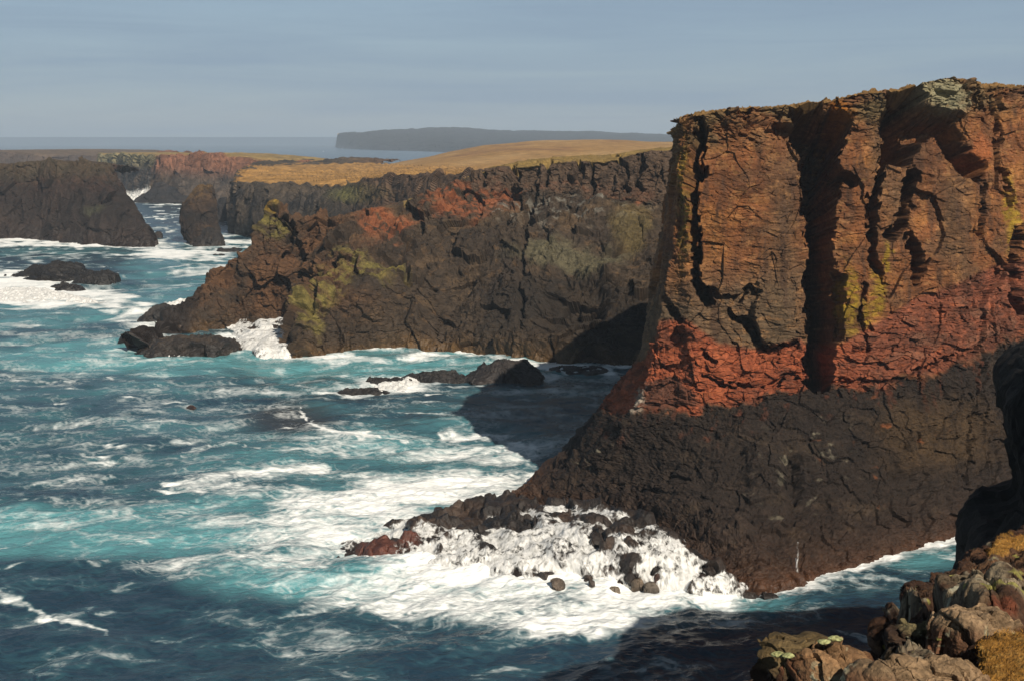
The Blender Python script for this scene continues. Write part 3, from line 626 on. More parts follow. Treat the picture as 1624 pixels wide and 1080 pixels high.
def plateau():
    def st(w, m, u, r, t1, t2, t3):
        wp = sea(*w); return [(wp[0], wp[1] - 1, -4), wp, at(*m), at(*u), at(*r), at(*t1), at(*t2), at(*t3)]
    C = [[(-80, 1010, -4), (-80, 1010, 0), (-85, 1000, 10), (-88, 1000, 18), (-92, 1000, 28), (-90, 1020, 29), (-88, 1040, 29), (-85, 1080, 28)],
         [(-110, 860, -4), (-112, 850, 0), (-113, 850, 10), (-114, 850, 18), at(400, 266, 850), at(408, 262, 880), at(414, 259, 930), at(425, 256, 1000)],
         st((366, 366), (364, 345, 672), (366, 318, 674), (370, 289, 680), (382, 276, 760), (400, 264, 850), (432, 254, 1000)),
         st((374, 374), (376, 350, 642), (378, 322, 646), (384, 291, 652), (400, 282, 700), (425, 270, 800), (470, 254, 1000)),
         st((410, 378), (410, 350, 622), (412, 318, 625), (425, 287, 632), (440, 280, 690), (470, 270, 790), (520, 255, 1000)),
         st((470, 384), (470, 350, 596), (475, 322, 600), (490, 291, 608), (500, 284, 650), (520, 272, 760), (570, 257, 990)),
         st((530, 395), (530, 352, 560), (535, 325, 566), (550, 291, 576), (560, 284, 610), (580, 273, 720), (620, 260, 960)),
         st((600, 410), (600, 355, 520), (605, 320, 528), (605, 279, 540), (612, 276, 580), (630, 271, 680), (670, 262, 900)),
         st((690, 420), (690, 350, 480), (690, 310, 490), (690, 277, 500), (695, 274, 540), (710, 270, 620), (740, 264, 820)),
         st((780, 430), (780, 350, 450), (780, 310, 460), (775, 273, 470), (780, 271, 500), (790, 269, 580), (820, 266, 760)),
         st((1000, 440), (1000, 350, 430), (1000, 310, 440), (1000, 276, 450), (1000, 272, 480), (1000, 269, 540), (1000, 266, 700)),
         st((1300, 440), (1300, 350, 430), (1300, 310, 440), (1300, 276, 450), (1300, 272, 480), (1300, 269, 540), (1300, 266, 700))]
    def band(col, P, n, px, py, n1, n2):
        col = mixc(col, S(110, 108, 62, .50), blob(px, py, 570, 308, 50, 16) * .8)
        return mixc(col, S(116, 88, 66, .50), sstep(540, 600, px) * .6)
    def ex(d, P, n, px, py):
        fl = sstep(.6, .8, n[:, 2])
        return d - np.abs(fbm(P, (90, 12, 40), 3, 377)) * 4.0 * fl
    simple_cliff('cliff', C, 620, 260, [.5, .6, .5, .8, 1, 1.1, 1.1, 1, .9, .8, .3], [.2, .9, .9, .9, .35, .4, .3], 2.0, 350, (84, 74, 64), (104, 90, 74), (58, 54, 52), (206, 158, 90),
                 'grassy topped cliff plateau in the middle distance, beyond the brown promontory', 'cliff', .62, band=band, extra=ex, mat=M_FAR)
plateau()

def back_cliffs():
    def st(w, m, u, r, far=120):
        wp = sea(*w); rp = at(*r)
        return [(wp[0], wp[1] - 1, -4), wp, at(*m), at(*u), rp, (rp[0] + 2, rp[1] + 18, rp[2] + .8), (rp[0] + 6, rp[1] + far, rp[2] + .5), (rp[0] + 9, rp[1] + far * 2, rp[2] - 3)]
    C = [[(-360, 1500, -4), (-360, 1500, 0), (-358, 1500, 10), (-356, 1500, 20), (-355, 1500, 29), (-354, 1510, 29), (-350, 1560, 29), (-345, 1600, 28)],
         st((150, 296), (152, 280, 1290), (155, 263, 1300), (160, 246, 1305)),
         st((190, 304), (192, 285, 1190), (194, 265, 1200), (194, 246, 1210)),
         st((240, 318), (240, 295, 1010), (242, 268, 1030), (248, 248, 1050)),
         st((262, 320), (262, 295, 985), (258, 270, 1000), (255, 247, 1010)),
         st((300, 322), (300, 295, 975), (300, 270, 980), (300, 247, 988)),
         st((345, 324), (345, 296, 960), (350, 272, 965), (355, 249, 972)),
         st((400, 326), (400, 300, 945), (402, 275, 950), (410, 253, 958)),
         st((470, 326), (470, 300, 940), (470, 278, 950), (470, 259, 960)),
         st((560, 326), (560, 300, 940), (560, 278, 950), (560, 264, 960))]
    def band(col, P, n, px, py, n1, n2):
        col = mixc(col, S(150, 104, 80, .50), sstep(290, 262, py) * sstep(240, 256, px))
        return mixc(col, S(150, 140, 104, .50), sstep(275, 252, py) * sstep(252, 240, px))
    simple_cliff('cliff', C, 420, 200, [.4, .6, .9, .6, .7, .8, .9, .9, .6], [.2, 1, 1, 1, .12, .12, .1], 3.0, 400, (98, 86, 76), (120, 100, 82), (64, 60, 60), (190, 160, 100),
                 'hazy far cliff with pinkish upper band behind the sea stack', 'cliff', .55, band=band, mat=M_FAR)
    C = [st((-600, 285), (-600, 270, 1500), (-600, 258, 1505), (-600, 248, 1510), 300),
         st((-100, 285), (-100, 270, 1500), (-100, 258, 1505), (-100, 243, 1510), 300),
         st((0, 285), (0, 270, 1500), (0, 258, 1505), (0, 242, 1510), 300),
         st((40, 284), (40, 270, 1520), (40, 258, 1525), (45, 246, 1530), 300),
         st((90, 284), (90, 270, 1530), (90, 258, 1535), (95, 249, 1540), 300),
         st((160, 284), (160, 270, 1540), (160, 258, 1545), (170, 250, 1550), 300)]
    simple_cliff('cliff', C, 260, 90, [.4, .5, .6, .6, .8], [.2, 1, 1, 1, .12, .12, .1], 4.0, 430, (96, 82, 74), (120, 100, 84), (76, 66, 62), (132, 110, 88),
                 'low faint cliff line far behind the dark cliff on the left', 'cliff', .5, mat=M_FAR)
back_cliffs()

def far_land():
    # moorland hill: a broad swell of dry grass behind the promontory
    def hill(name, outline, Ys, label, colr, K=.50, seed=500, amp=3.):
        rows = []
        for x, yt, yb in outline:
            r = [at(x, yb + 14, Ys[0] - 60)]
            for k, Y in enumerate(Ys):
                t = k / (len(Ys) - 1); r.append(at(x, yb + (yt - yb) * math.sin(t * math.pi / 2), Y))
            lx, ly, lz = r[-1]; r.append((lx, ly + 300, lz - 12)); r.append((lx, ly + 500, lz - 60))
            rows.append(r)
        G = loft(rows, 300, 160); N = orient(G, (0, 0, 500)); P = G.reshape(-1, 3); n = N.reshape(-1, 3)
        d = fbm(P, (220, 220, 60), 5, seed) * amp + np.abs(fbm(P, (60, 160, 60), 3, seed + 2)) * -amp * .6
        Q = P + np.array([0, 0, 1]) * d[:, None]
        a = fbm(P, (90, 160, 40), 5, seed + 5); b = fbm(P, (25, 50, 20), 4, seed + 6)
        col = np.tile(S(*colr[0], K), (len(P), 1)); col = mixc(col, S(*colr[1], K), sstep(0, .45, a + b * .4)); col = mixc(col, S(*colr[2], K), sstep(.1, .5, -a + b * .5) * .8)
        o = grid_mesh(name, Q.reshape(G.shape), M_TURF, col, smooth=True); tag(o, label, kind='structure')
    hill('hill', [(560, 268, 274), (620, 262, 272), (660, 254, 270), (720, 240, 268), (770, 231, 267), (840, 224, 266), (910, 222, 265), (980, 223, 264), (1055, 226, 263), (1200, 228, 262), (1500, 232, 260)],
         [900, 1000, 1150, 1350, 1600], 'dry golden moorland hill', [(206, 160, 96), (222, 178, 116), (172, 126, 84)])
    # far headland with a cliffed end
    def st(w, r, h, back):
        wp = sea(*w); rp = at(*r); hp = at(*h)
        return [(wp[0], wp[1] - 5, -6), wp, ((wp[0] + rp[0]) / 2, (wp[1] + rp[1]) / 2, rp[2] * .5), rp, ((rp[0] + hp[0]) / 2, (rp[1] + hp[1]) / 2, (rp[2] + hp[2]) / 2 + 3), hp, (hp[0], hp[1] + 900, hp[2] - 40), (hp[0], hp[1] + 1800, -10)]
    C = [[(-640, 5900, -6), (-640, 5900, 0), (-636, 5900, 20), (-630, 5900, 45), (-620, 5950, 50), (-600, 6000, 50), (-600, 6100, 40), (-600, 6200, -10)],
         st((531, 234), (534, 214, 5900), (540, 212, 6000), 0), st((560, 237), (562, 213, 5500), (575, 211, 5700), 0), st((600, 239), (602, 215, 5300), (615, 207, 5800), 0),
         st((650, 240), (655, 219, 5100), (680, 204, 6000), 0), st((700, 242), (702, 222, 4900), (730, 203, 6100), 0), st((750, 243), (752, 225, 4800), (790, 207, 6200), 0),
         st((820, 245), (822, 228, 4700), (850, 208, 6300), 0), st((900, 247), (900, 232, 4600), (930, 209, 6300), 0), st((1000, 250), (1000, 236, 4500), (1020, 212, 6200), 0), st((1100, 250), (1100, 238, 4500), (1120, 217, 6200), 0), st((1500, 252), (1500, 240, 4500), (1500, 225, 6000), 0)]
    def band(col, P, n, px, py, n1, n2):
        return mixc(col, S(132, 104, 84, .50), (P[:, 1] > 5200).astype(float) * sstep(.05, .2, n[:, 2]))
    o = simple_cliff('headland', C, 420, 120, None, [.1, 1, 1, .8, .8, .3, .1], 10.0, 550, (44, 42, 44), (54, 50, 50), (34, 34, 38), (206, 172, 132), 'far blue grey headland with steep cliffed end on the horizon', 'headland', .22, band=band, mat=M_FAR, turf_n=-.5, turf_z=30, rimrow=3)
far_land()

# ------------------------------------------------------------------ sea stack, skerries, boulders
def closed_rock(name, rows, Y, dep, nu, nv, sc, seed, cols, label, cat, amp=1.0, K=.50, mat=None, group=None, extra=None):
    """free-standing rock from its photographed outline: rows (y, x_left, x_right) give its width at each height; dep = depth / width"""
    secs = []
    for k, (y, xl, xr) in enumerate(rows):
        a = at(xl, y, Y); b = at(xr, y, Y); cx = (a[0] + b[0]) / 2; hw = max((b[0] - a[0]) / 2, .02)
        ring = []
        for q in range(12):
            th = q / 12 * 2 * math.pi; c_, s_ = math.cos(th), math.sin(th)
            p = abs(c_) ** .8 * (1 if c_ > 0 else -1); s2 = abs(s_) ** .8 * (1 if s_ > 0 else -1)
            ring.append((cx + hw * p, Y + hw * dep * s2, a[2]))
        ring += [ring[0]]
        secs.append(ring)
    top = np.array(secs[0]); c0 = top.mean(0); secs = [(c0 + (top - c0) * .02 + np.array([0, 0, .02])).tolist(), (c0 + (top - c0) * .6 + np.array([0, 0, .01])).tolist()] + secs
    P0 = np.array(secs).transpose(1, 0, 2)                     # station (around) x row
    ext = np.concatenate([P0[-3:-1], P0, P0[1:3]])
    w = np.ones(len(ext) - 1)
    A = _cr(ext, (nu // 12) * (len(ext) - 1) + 1, w); k0 = (nu // 12) * 2; A = A[k0:k0 + (nu // 12) * 12]
    dv = np.linalg.norm(P0[0, 1:] - P0[0, :-1], axis=-1) + .2
    G = _cr(A.transpose(1, 0, 2), nv, dv).transpose(1, 0, 2).astype(np.float32)
    Gx = np.concatenate([G[-1:], G, G[:1]]); N = gnorm(Gx)[1:-1]
    cen = G.mean((0, 1)); s = np.sign(np.mean(np.sum((G - cen) * N, -1))); N = N * s
    P = G.reshape(-1, 3); n = N.reshape(-1, 3).astype(np.float32); px, py = topx(P)
    d, r1, r2 = crag(P, n, sc, seed, amp)
    d = d - amp * sc * .15
    hw = np.linalg.norm((G - G.mean(0, keepdims=True))[..., :2], axis=-1).ravel()
    d = np.clip(d, -hw * .6, None) * np.clip(hw / (sc * 1.2), .15, 1)
    if extra is not None: d = extra(d, P, n, px, py)
    Q = P + n * d[:, None]
    n1 = fbm(P, (6 * sc, 6 * sc, 4 * sc), 5, seed + 30); n2 = fbm(P, (1.6 * sc,) * 3, 4, seed + 31)
    col = np.tile(S(*cols[0], K), (len(P), 1)); col = mixc(col, S(*cols[1], K), sstep(0, .5, n1 + n2 * .3)); col = mixc(col, S(*cols[2], K), sstep(0, .5, -n1))
    if mat is M_NEAR:
        n4 = fbm(P, (.13, .13, .13), 4, seed + 40); col = mixc(col, S(206, 196, 160, K), sstep(.36, .46, n4 + n1 * .15)); col = mixc(col, S(190, 186, 104, K), sstep(.40, .5, fbm(P, (.2, .2, .2), 3, seed + 41)) * .7)
        col = mixc(col, S(60, 40, 30, K), sstep(.3, .45, fbm(P, (.25, .25, .2), 4, seed + 42)) * .7)
    if len(cols) > 3: col = mixc(col, S(*cols[3], K), sstep(.3, .7, n[:, 2] + n2 * .3))
    wet = np.clip(1 - np.exp(-np.maximum(P[:, 2], 0) / 3.0) * .9, 0, 1)
    o = grid_mesh(name, Q.reshape(G.shape), mat or M_ROCK, np.concatenate([col, wet[:, None].astype(np.float32)], 1), cyclic=True)
    return tag(o, label, cat, group)
closed_rock('sea_stack', [(291, 322, 324), (292, 316, 332), (296, 312, 338), (305, 303, 342), (316, 294, 345), (330, 289, 347), (348, 288, 348), (365, 291, 350), (378, 295, 351), (388, 298, 351), (396, 300, 351)], 603, .9, 240, 200, 1.3, 600,
            [(62, 50, 42), (88, 68, 50), (44, 38, 34), (112, 88, 58)], 'lone dark sea stack standing in the channel', 'sea stack', .7, extra=lambda d, P, n, px, py: d - .6)
closed_rock('rock', [(364, 332, 338), (368, 326, 346), (378, 318, 352), (388, 308, 354), (394, 300, 356)], 586, 1.2, 120, 60, .8, 620, [(56, 50, 46), (70, 60, 52), (44, 40, 40)], 'low dark rock at the foot of the sea stack', 'rock', .8)
closed_rock('rock', [(314, 356, 359), (318, 350, 362), (328, 345, 366), (345, 344, 368), (352, 343, 369)], 760, 1.2, 120, 60, 1.6, 640, [(60, 56, 54), (76, 68, 62), (48, 46, 48)], 'dark hump of rock seen between the sea stack and the plateau cliff', 'rock', .5)
closed_rock('rock', [(290, 252, 258), (294, 246, 266), (302, 238, 274), (310, 228, 290), (318, 218, 320), (322, 215, 330)], 975, .8, 160, 60, 2.0, 660, [(52, 50, 52), (66, 60, 58), (44, 44, 48)], 'pointed dark skerry with surf bursting on it, far left channel', 'rock', .5)
closed_rock('rock', [(368, 250, 253), (371, 247, 257), (376, 246, 258), (382, 245, 260)], 625, 1.0, 60, 30, .6, 680, [(50, 46, 44), (64, 56, 50), (40, 38, 38)], 'small pointed rock alone in the channel left of the sea stack', 'rock', .6)
closed_rock('rock', [(421, 80, 104), (425, 58, 122), (431, 38, 132), (438, 14, 140), (450, -10, 146), (466, -30, 154)], 458, 1.1, 240, 90, 1.1, 700, [(38, 33, 30), (50, 42, 36), (32, 29, 29)], 'broad black skerry on the left with surf on its near side', 'rock', .7, mat=M_DARK)
closed_rock('rock', [(432, 138, 176), (437, 130, 185), (450, 122, 190), (462, 116, 191), (474, 116, 190), (482, 118, 190)], 432, 1.0, 200, 90, .9, 720, [(36, 32, 30), (48, 42, 38), (32, 29, 29)], 'black flat topped rock at the right end of the left skerries', 'rock', .7, mat=M_DARK)
closed_rock('rock', [(454, 100, 112), (458, 86, 126), (466, 70, 138), (476, 58, 144), (486, 48, 146)], 420, .8, 160, 60, .8, 730, [(42, 36, 33), (60, 52, 48), (32, 29, 29)], 'low ribbed black rock half covered by surf in front of the left skerries', 'rock', .8, mat=M_DARK)
closed_rock('rock', [(394, 350, 372), (397, 344, 384), (401, 342, 388)], 560, .8, 60, 24, .6, 740, [(52, 48, 46), (66, 58, 52), (42, 38, 38)], 'flat wet rock beside the tip of the brown promontory', 'rock', .6)
closed_rock('rock', [(404, 338, 352), (407, 334, 358), (411, 332, 360)], 535, .8, 60, 24, .5, 745, [(48, 44, 44), (60, 54, 50), (40, 38, 38)], 'tiny dark rock awash between the stack and the promontory', 'rock', .5)
# skerry chain below the promontory
closed_rock('rock', [(575, 808, 832), (580, 780, 848), (590, 758, 858), (600, 735, 862), (610, 730, 868), (616, 726, 870)], 259, .9, 260, 90, .8, 750, [(54, 48, 46), (70, 62, 58), (42, 40, 40)], 'largest dark rock at the right end of the skerry chain', 'rock', .8, mat=M_DARK)
closed_rock('rock', [(591, 664, 684), (595, 650, 716), (602, 640, 745), (610, 630, 760), (618, 625, 765)], 257, .7, 220, 70, .7, 760, [(52, 48, 46), (68, 62, 58), (42, 40, 40)], 'long low rock in the middle of the skerry chain', 'rock', .7, mat=M_DARK)
closed_rock('rock', [(598, 588, 632), (603, 584, 650), (612, 583, 662), (622, 580, 665)], 253, .6, 180, 60, .6, 770, [(52, 48, 46), (76, 70, 66), (42, 40, 40)], 'square ended rock with water pouring off, left part of the skerry chain', 'rock', .7, mat=M_DARK)
closed_rock('rock', [(617, 560, 590), (622, 540, 612), (628, 530, 630), (632, 526, 632)], 244, .5, 160, 40, .5, 780, [(52, 48, 46), (76, 70, 66), (42, 40, 40)], 'lowest rock at the left tip of the skerry chain, nearly awash', 'rock', .6, mat=M_DARK)
closed_rock('rock', [(581, 895, 930), (586, 876, 960), (594, 866, 990), (600, 862, 1000)], 268, .8, 200, 50, .7, 790, [(46, 42, 42), (62, 56, 54), (40, 38, 38)], 'flat dark rock between the skerry chain and the red cliff', 'rock', .7, mat=M_DARK)
closed_rock('rock', [(601, 898, 902), (604, 892, 906), (608, 888, 910)], 258, .8, 60, 24, .4, 795, [(46, 42, 42), (62, 56, 54), (40, 38, 38)], 'tiny rock just below the flat dark rock by the red cliff', 'rock', .5, mat=M_DARK)
closed_rock('rock', [(645, 288, 304), (648, 282, 310), (652, 276, 314)], 231, .8, 60, 24, .35, 798, [(74, 52, 44), (84, 60, 48), (50, 42, 40)], 'small reddish brown rock awash in open water', 'rock', .5, mat=M_DARK)
closed_rock('rock', [(532, 310, 332), (537, 290, 350), (546, 268, 372), (555, 240, 376), (565, 225, 378), (574, 215, 380)], 291, .8, 240, 80, .9, 800, [(60, 52, 46), (90, 76, 62), (44, 40, 38)], 'ribbed brown rock streaming with surf, left of the cove', 'rock', .8, mat=M_DARK)
closed_rock('rock', [(487, 262, 300), (491, 248, 318), (498, 236, 330), (508, 225, 335), (516, 222, 338)], 345, .7, 200, 60, .8, 810, [(50, 46, 44), (66, 60, 56), (42, 40, 40)], 'broken low rock with white surf beside the promontory toe', 'rock', .9, mat=M_DARK)

# ------------------------------------------------------------------ surf pouring over the low shelf at the cliff foot
def foam_material(name='white_surf', lace=True):
    m = bpy.data.materials.new(name); m.use_nodes = True; t = m.node_tree; n = t.nodes; b = n['Principled BSDF']; l = t.links.new
    g = n.new('ShaderNodeNewGeometry'); mpn = n.new('ShaderNodeMapping'); mpn.inputs['Scale'].default_value = (1.9, .95, 1.0); l(g.outputs['Position'], mpn.inputs[0])
    x = n.new('ShaderNodeTexNoise'); x.inputs['Scale'].default_value = 1.3; x.inputs['Detail'].default_value = 5; x.inputs['Roughness'].default_value = .55; x.inputs['Distortion'].default_value = .7; l(mpn.outputs[0], x.inputs['Vector'])
    r = n.new('ShaderNodeMapRange'); r.inputs['From Min'].default_value = .32; r.inputs['From Max'].default_value = .64; l(x.outputs['Fac'], r.inputs['Value'])
    mx = n.new('ShaderNodeMix'); mx.data_type = 'RGBA'; mx.inputs['A'].default_value = (.44, .44, .42, 1); mx.inputs['B'].default_value = (.74, .74, .73, 1); l(r.outputs[0], mx.inputs['Factor'])
    l(mx.outputs['Result'], b.inputs['Base Color']); b.inputs['Roughness'].default_value = .8; b.inputs['Specular IOR Level'].default_value = .15
    bp = n.new('ShaderNodeBump'); bp.inputs['Strength'].default_value = .3; bp.inputs['Distance'].default_value = .2; l(x.outputs['Fac'], bp.inputs['Height']); l(bp.outputs[0], b.inputs['Normal'])
    a = n.new('ShaderNodeVertexColor'); a.layer_name = 'col'; sp = n.new('ShaderNodeSeparateColor'); l(a.outputs['Color'], sp.inputs[0])
    ad = n.new('ShaderNodeMath'); ad.operation = 'ADD'; l(sp.outputs[0], ad.inputs[0]); l(x.outputs['Fac'], ad.inputs[1])
    ar = n.new('ShaderNodeMapRange'); ar.interpolation_type = 'SMOOTHSTEP'; ar.inputs['From Min'].default_value = .80; ar.inputs['From Max'].default_value = 1.20; l(ad.outputs[0], ar.inputs['Value']); l(ar.outputs[0], b.inputs['Alpha'])
    return m
M_SURF = foam_material()
def shelf(name, surf, C, nu, nv, wu, wv, seed, expose, label, surf_label, sc=1.0, thick=.35, cols=((62, 52, 46), (84, 66, 54), (44, 40, 38))):
    """low rock shelf with a sheet of white water running over it; the rock comes through where it stands higher than the water is deep"""
    G = loft(C, nu, nv, wu, wv); N = orient(G, (0, 0, 400)); P = G.reshape(-1, 3); n = N.reshape(-1, 3).astype(np.float32); px, py = topx(P)
    B1, r1 = blocks(P, (3.6 * sc, 3.6 * sc, 3 * sc), 1.0 * sc, seed, .8, .1, .08); B2, r2 = blocks(P, (1.2 * sc,) * 3, .35 * sc, seed + 1, .8, .4, .1)
    B1 = blur(B1, nu, nv, 2); B1s = blur(blur(B1, nu, nv, 5), nu, nv, 5)
    low = fbm(P, (7 * sc,) * 3, 3, seed + 2) * 1.1 * sc
    ex = np.zeros(len(px), np.float32)
    for cx, cy, rx, ry, a in expose: ex = np.maximum(ex, a * blob(px + fbm(P, (3, 3, 3), 3, seed + 9) * 16, py + fbm(P, (3, 3, 3), 3, seed + 10) * 10, cx, cy, rx, ry))
    edge = np.minimum(np.linspace(0, 1, nu)[:, None] * 8, (1 - np.linspace(0, 1, nu))[:, None] * 8).clip(0, 1) * np.ones((1, nv)); edge = edge.ravel()
    vv = np.tile(np.linspace(0, 1, nv), nu)
    rk = low + (B1 * 1.1 + blur(B2, nu, nv, 1) * 1.2) * edge - .05 * sc + ex * .75 * sc
    streak = fbm(P + np.stack([fbm(P, (3, 3, 3), 2, seed + 3), 0 * px, 0 * px], 1).astype(np.float32) * 1.2, (.9 * sc, 2.4 * sc, 1.6 * sc), 4, seed + 4, .5)
    fo = low * .9 + np.clip(B1s, -.6, .8) * .8 + thick + streak * .22 * sc + fbm(P, (2, 2, 2), 3, seed + 5) * .10 * sc - ex * .30
    fo = np.maximum(fo * sstep(1.0, .9, vv) - .3 * sstep(.9, 1.0, vv), -5)
    dens = .46 + (fo - rk) * .42 - ex * .22 + fbm(P, (2.4, 2.6, 2), 4, seed + 14) * .40 - .9 * sstep(.86, 1.0, vv) - .7 * sstep(.16, .04, vv) - .7 * (1 - edge) + .12 * fbm(P, (3, 3, 3), 3, seed + 12)
    fo = np.maximum(fo, rk + .03)          # never thicker than the rock is deep under it: a film over high rock
    K = .50; n1 = fbm(P, (4, 4, 4), 4, seed + 6)
    col = np.tile(S(*cols[0], K), (len(P), 1)); col = mixc(col, S(*cols[1], K), sstep(0, .5, n1)); col = mixc(col, S(*cols[2], K), sstep(0, .5, -n1))
    col = mixc(col, S(122, 72, 58, K), np.maximum(blob(px, py, 600, 882, 36, 14), blob(px, py, 650, 868, 20, 12)) * .9)
    o = grid_mesh(name, (P + n * rk[:, None]).reshape(G.shape), M_DARK, np.concatenate([col, np.full((len(P), 1), .35, np.float32)], 1)); tag(o, label, 'rock shelf')
    f = grid_mesh(surf, (P + n * fo[:, None]).reshape(G.shape), M_SURF, np.repeat(np.clip(dens, 0, 1)[:, None], 3, 1).astype(np.float32), smooth=True); tag(f, surf_label, kind='stuff')
def zat(px, py, z): return sea(px, py, z)
C = []
for inn, m1, m2, out, z0, z1, z2 in (
        ((520, 868), (518, 880), (520, 890), (525, 900), -.6, -.6, -.7), ((580, 850), (575, 872), (575, 890), (575, 905), .0, .2, -.2),
        ((650, 830), (650, 860), (655, 890), (660, 920), .6, .9, .5), ((735, 806), (740, 845), (745, 885), (750, 925), 1.2, 1.7, 1.1),
        ((822, 797), (828, 840), (832, 885), (838, 930), 2.0, 2.4, 1.6), ((900, 800), (905, 845), (908, 890), (915, 938), 3.2, 3.0, 1.9),
        ((985, 808), (992, 850), (995, 895), (1000, 942), 4.6, 3.6, 2.1), ((1060, 850), (1060, 885), (1065, 915), (1070, 948), 4.0, 2.8, 1.5),
        ((1130, 895), (1130, 912), (1135, 930), (1140, 950), 2.5, 1.6, .8), ((1190, 925), (1195, 932), (1200, 940), (1210, 950), .6, .3, 0), ((1240, 930), (1240, 935), (1240, 942), (1245, 950), -.6, -.6, -.7)):
    i = zat(*inn, z0); C.append([(i[0] + .5, i[1] + 4, i[2] - .5), i, zat(*m1, z1), zat(*m2, z2), zat(*out, -.4), zat(out[0], out[1] + 10, -1.5)])
shelf('rock_shelf', 'surf', C, 760, 300, None, [.3, 1.3, 1.4, 1.3, .4], 850,
      [(780, 808, 60, 11, 1.6), (720, 826, 50, 10, 1.5), (690, 836, 30, 8, 1.3), (800, 830, 50, 12, 1.2), (670, 842, 30, 6, .9), (605, 882, 34, 9, 1.3), (650, 868, 16, 8, 1.2), (620, 862, 30, 5, 1.0), (765, 846, 12, 8, 1.2), (733, 842, 10, 6, 1.1),
       (985, 852, 24, 12, 1.3), (950, 858, 16, 12, .9), (900, 818, 26, 6, .8), (960, 832, 60, 7, .9), (1010, 822, 40, 7, 1.0), (960, 874, 14, 5, 1.0), (1000, 876, 10, 5, .9), (1000, 905, 16, 12, .9), (880, 918, 24, 10, .9), (930, 925, 7, 7, 1.0), (1010, 925, 14, 9, 1.0), (975, 932, 14, 9, .8), (1120, 905, 20, 10, .7), (830, 812, 40, 6, 1.0), (1040, 910, 6, 5, .9), (540, 890, 6, 4, .9)],
      'low brown rock shelf under streaming surf at the foot of the red cliff', 'thick white surf pouring over the low rock shelf')
C = []
for inn, out, z0, zz in (((365, 520), (362, 532), -.5, -.5), ((385, 517), (382, 548), 1.2, .3), ((420, 514), (415, 560), 2.4, .6), ((455, 517), (448, 562), 2.2, .4), ((482, 524), (472, 562), 1.4, .0), ((495, 530), (485, 555), 0, -.6)):
    i = zat(*inn, z0); o_ = zat(*out, zz); m_ = tuple((a + b) / 2 for a, b in zip(i, o_)); C.append([(i[0], i[1] + 5, i[2]), i, (m_[0], m_[1], m_[2] + .4), o_, (o_[0], o_[1] - 5, -1)])
shelf('rock_shelf', 'surf', C, 260, 120, None, None, 870, [(400, 520, 16, 3, .6), (440, 519, 14, 3, .7)], 'small shelf in the cove under the brown promontory, buried in surf', 'white surf filling the small cove', 1.6, .9)

def surf_on(name_label, pts, wid, seed, hgt=.5):
    """torn apron of white water lying against a rock, given by a strip of photo points at sea level with a half width in metres"""
    C = []
    for px_, py_, w_, h_ in pts:
        c0 = sea(px_, py_); C.append([(c0[0], c0[1] + w_, -.5), (c0[0], c0[1] + w_ * .5, h_), (c0[0], c0[1], h_ * .75), (c0[0], c0[1] - w_ * .6, h_ * .3), (c0[0], c0[1] - w_ * 1.3, -.5)])
    G = loft(C, 300, 90, None, None); P = G.reshape(-1, 3); N = orient(G, (0, 0, 400)); n = N.reshape(-1, 3)
    d = fbm(P, (3, 3, 2), 5, seed, .50) * hgt + fbm(P, (.8, 2.5, 1), 3, seed + 1) * .35 * hgt - .15
    uu = np.repeat(np.linspace(0, 1, 300), 90); v2 = np.tile(np.linspace(0, 1, 90), 300)
    dens = .95 - .9 * np.maximum(sstep(.25, 0, np.minimum(uu, 1 - uu)), sstep(.75, 1, v2)) - .3 * sstep(.3, 0, v2) + fbm(P, (3, 3, 3), 3, seed + 5) * .35
    f = grid_mesh('surf', (P + n * d[:, None]).reshape(G.shape), M_SURF, np.repeat(np.clip(dens, 0, 1)[:, None], 3, 1).astype(np.float32), smooth=True); tag(f, name_label, kind='stuff')
surf_on('white surf round the black skerries on the left', [(-60, 478, 8, .2), (-10, 470, 14, 1.6), (40, 470, 14, 2.0), (90, 474, 10, 1.4), (150, 484, 5, .8), (200, 482, 4, .2)], 1, 880, 1.0)
surf_on('white surf washing over the skerry chain', [(560, 630, 3, .1), (600, 622, 6, 1.0), (640, 616, 8, 1.6), (690, 606, 6, 1.2), (740, 612, 3, .4)], 1, 884, .7)
surf_on('white surf on the broken rock by the promontory toe', [(232, 508, 4, .2), (255, 500, 8, 2.2), (285, 494, 8, 3.0), (318, 498, 7, 2.0), (336, 505, 4, .3)], 1, 888, .9)
surf_on('white surf under the ribbed rock left of the cove', [(205, 572, 3, .1), (240, 566, 5, .8), (290, 570, 5, .9), (340, 562, 5, .8), (375, 550, 4, .3)], 1, 892, .7)
def spray_burst(cx, cy, Y, W_, H_, seed, label):
    """heap of thrown white water"""
    base = at(cx, cy, Y); C = []
    for k in range(9):
        t = k / 8; hh = H_ * (math.sin(math.pi * t) ** .8) * (.6 + .8 * abs(math.sin(k * 2.3 + seed))) + .3
        x = base[0] + (t - .5) * W_; C.append([(x, Y + 10, -1), (x, Y + 5, hh * .7), (x, Y, hh), (x, Y - 5, hh * .45), (x, Y - 9, 0), (x, Y - 10, -1)])
    G = loft(C, 160, 80); P = G.reshape(-1, 3); n = orient(G, (0, 0, 400)).reshape(-1, 3)
    d = fbm(P, (7, 7, 7), 5, seed, .65) * 3.2
    tag(grid_mesh('spray', (P + n * d[:, None]).reshape(G.shape), M_SURF, np.repeat(np.clip(.62 - .40 * sstep(.25, 1.0, P[:, 2] / H_) - .3 * sstep(.7, 1.0, np.abs(P[:, 0] - base[0]) / (W_ * .5)) + fbm(P, (5, 5, 5), 4, seed + 3) * .25, 0, 1)[:, None], 3, 1).astype(np.float32), smooth=True), label, kind='stuff')
spray_burst(222, 318, 1020, 34, 9, 3, 'burst of white spray thrown up beside the pointed far skerry')
spray_burst(238, 318, 1010, 14, 13, 5, 'taller plume of white spray against the far cliff')
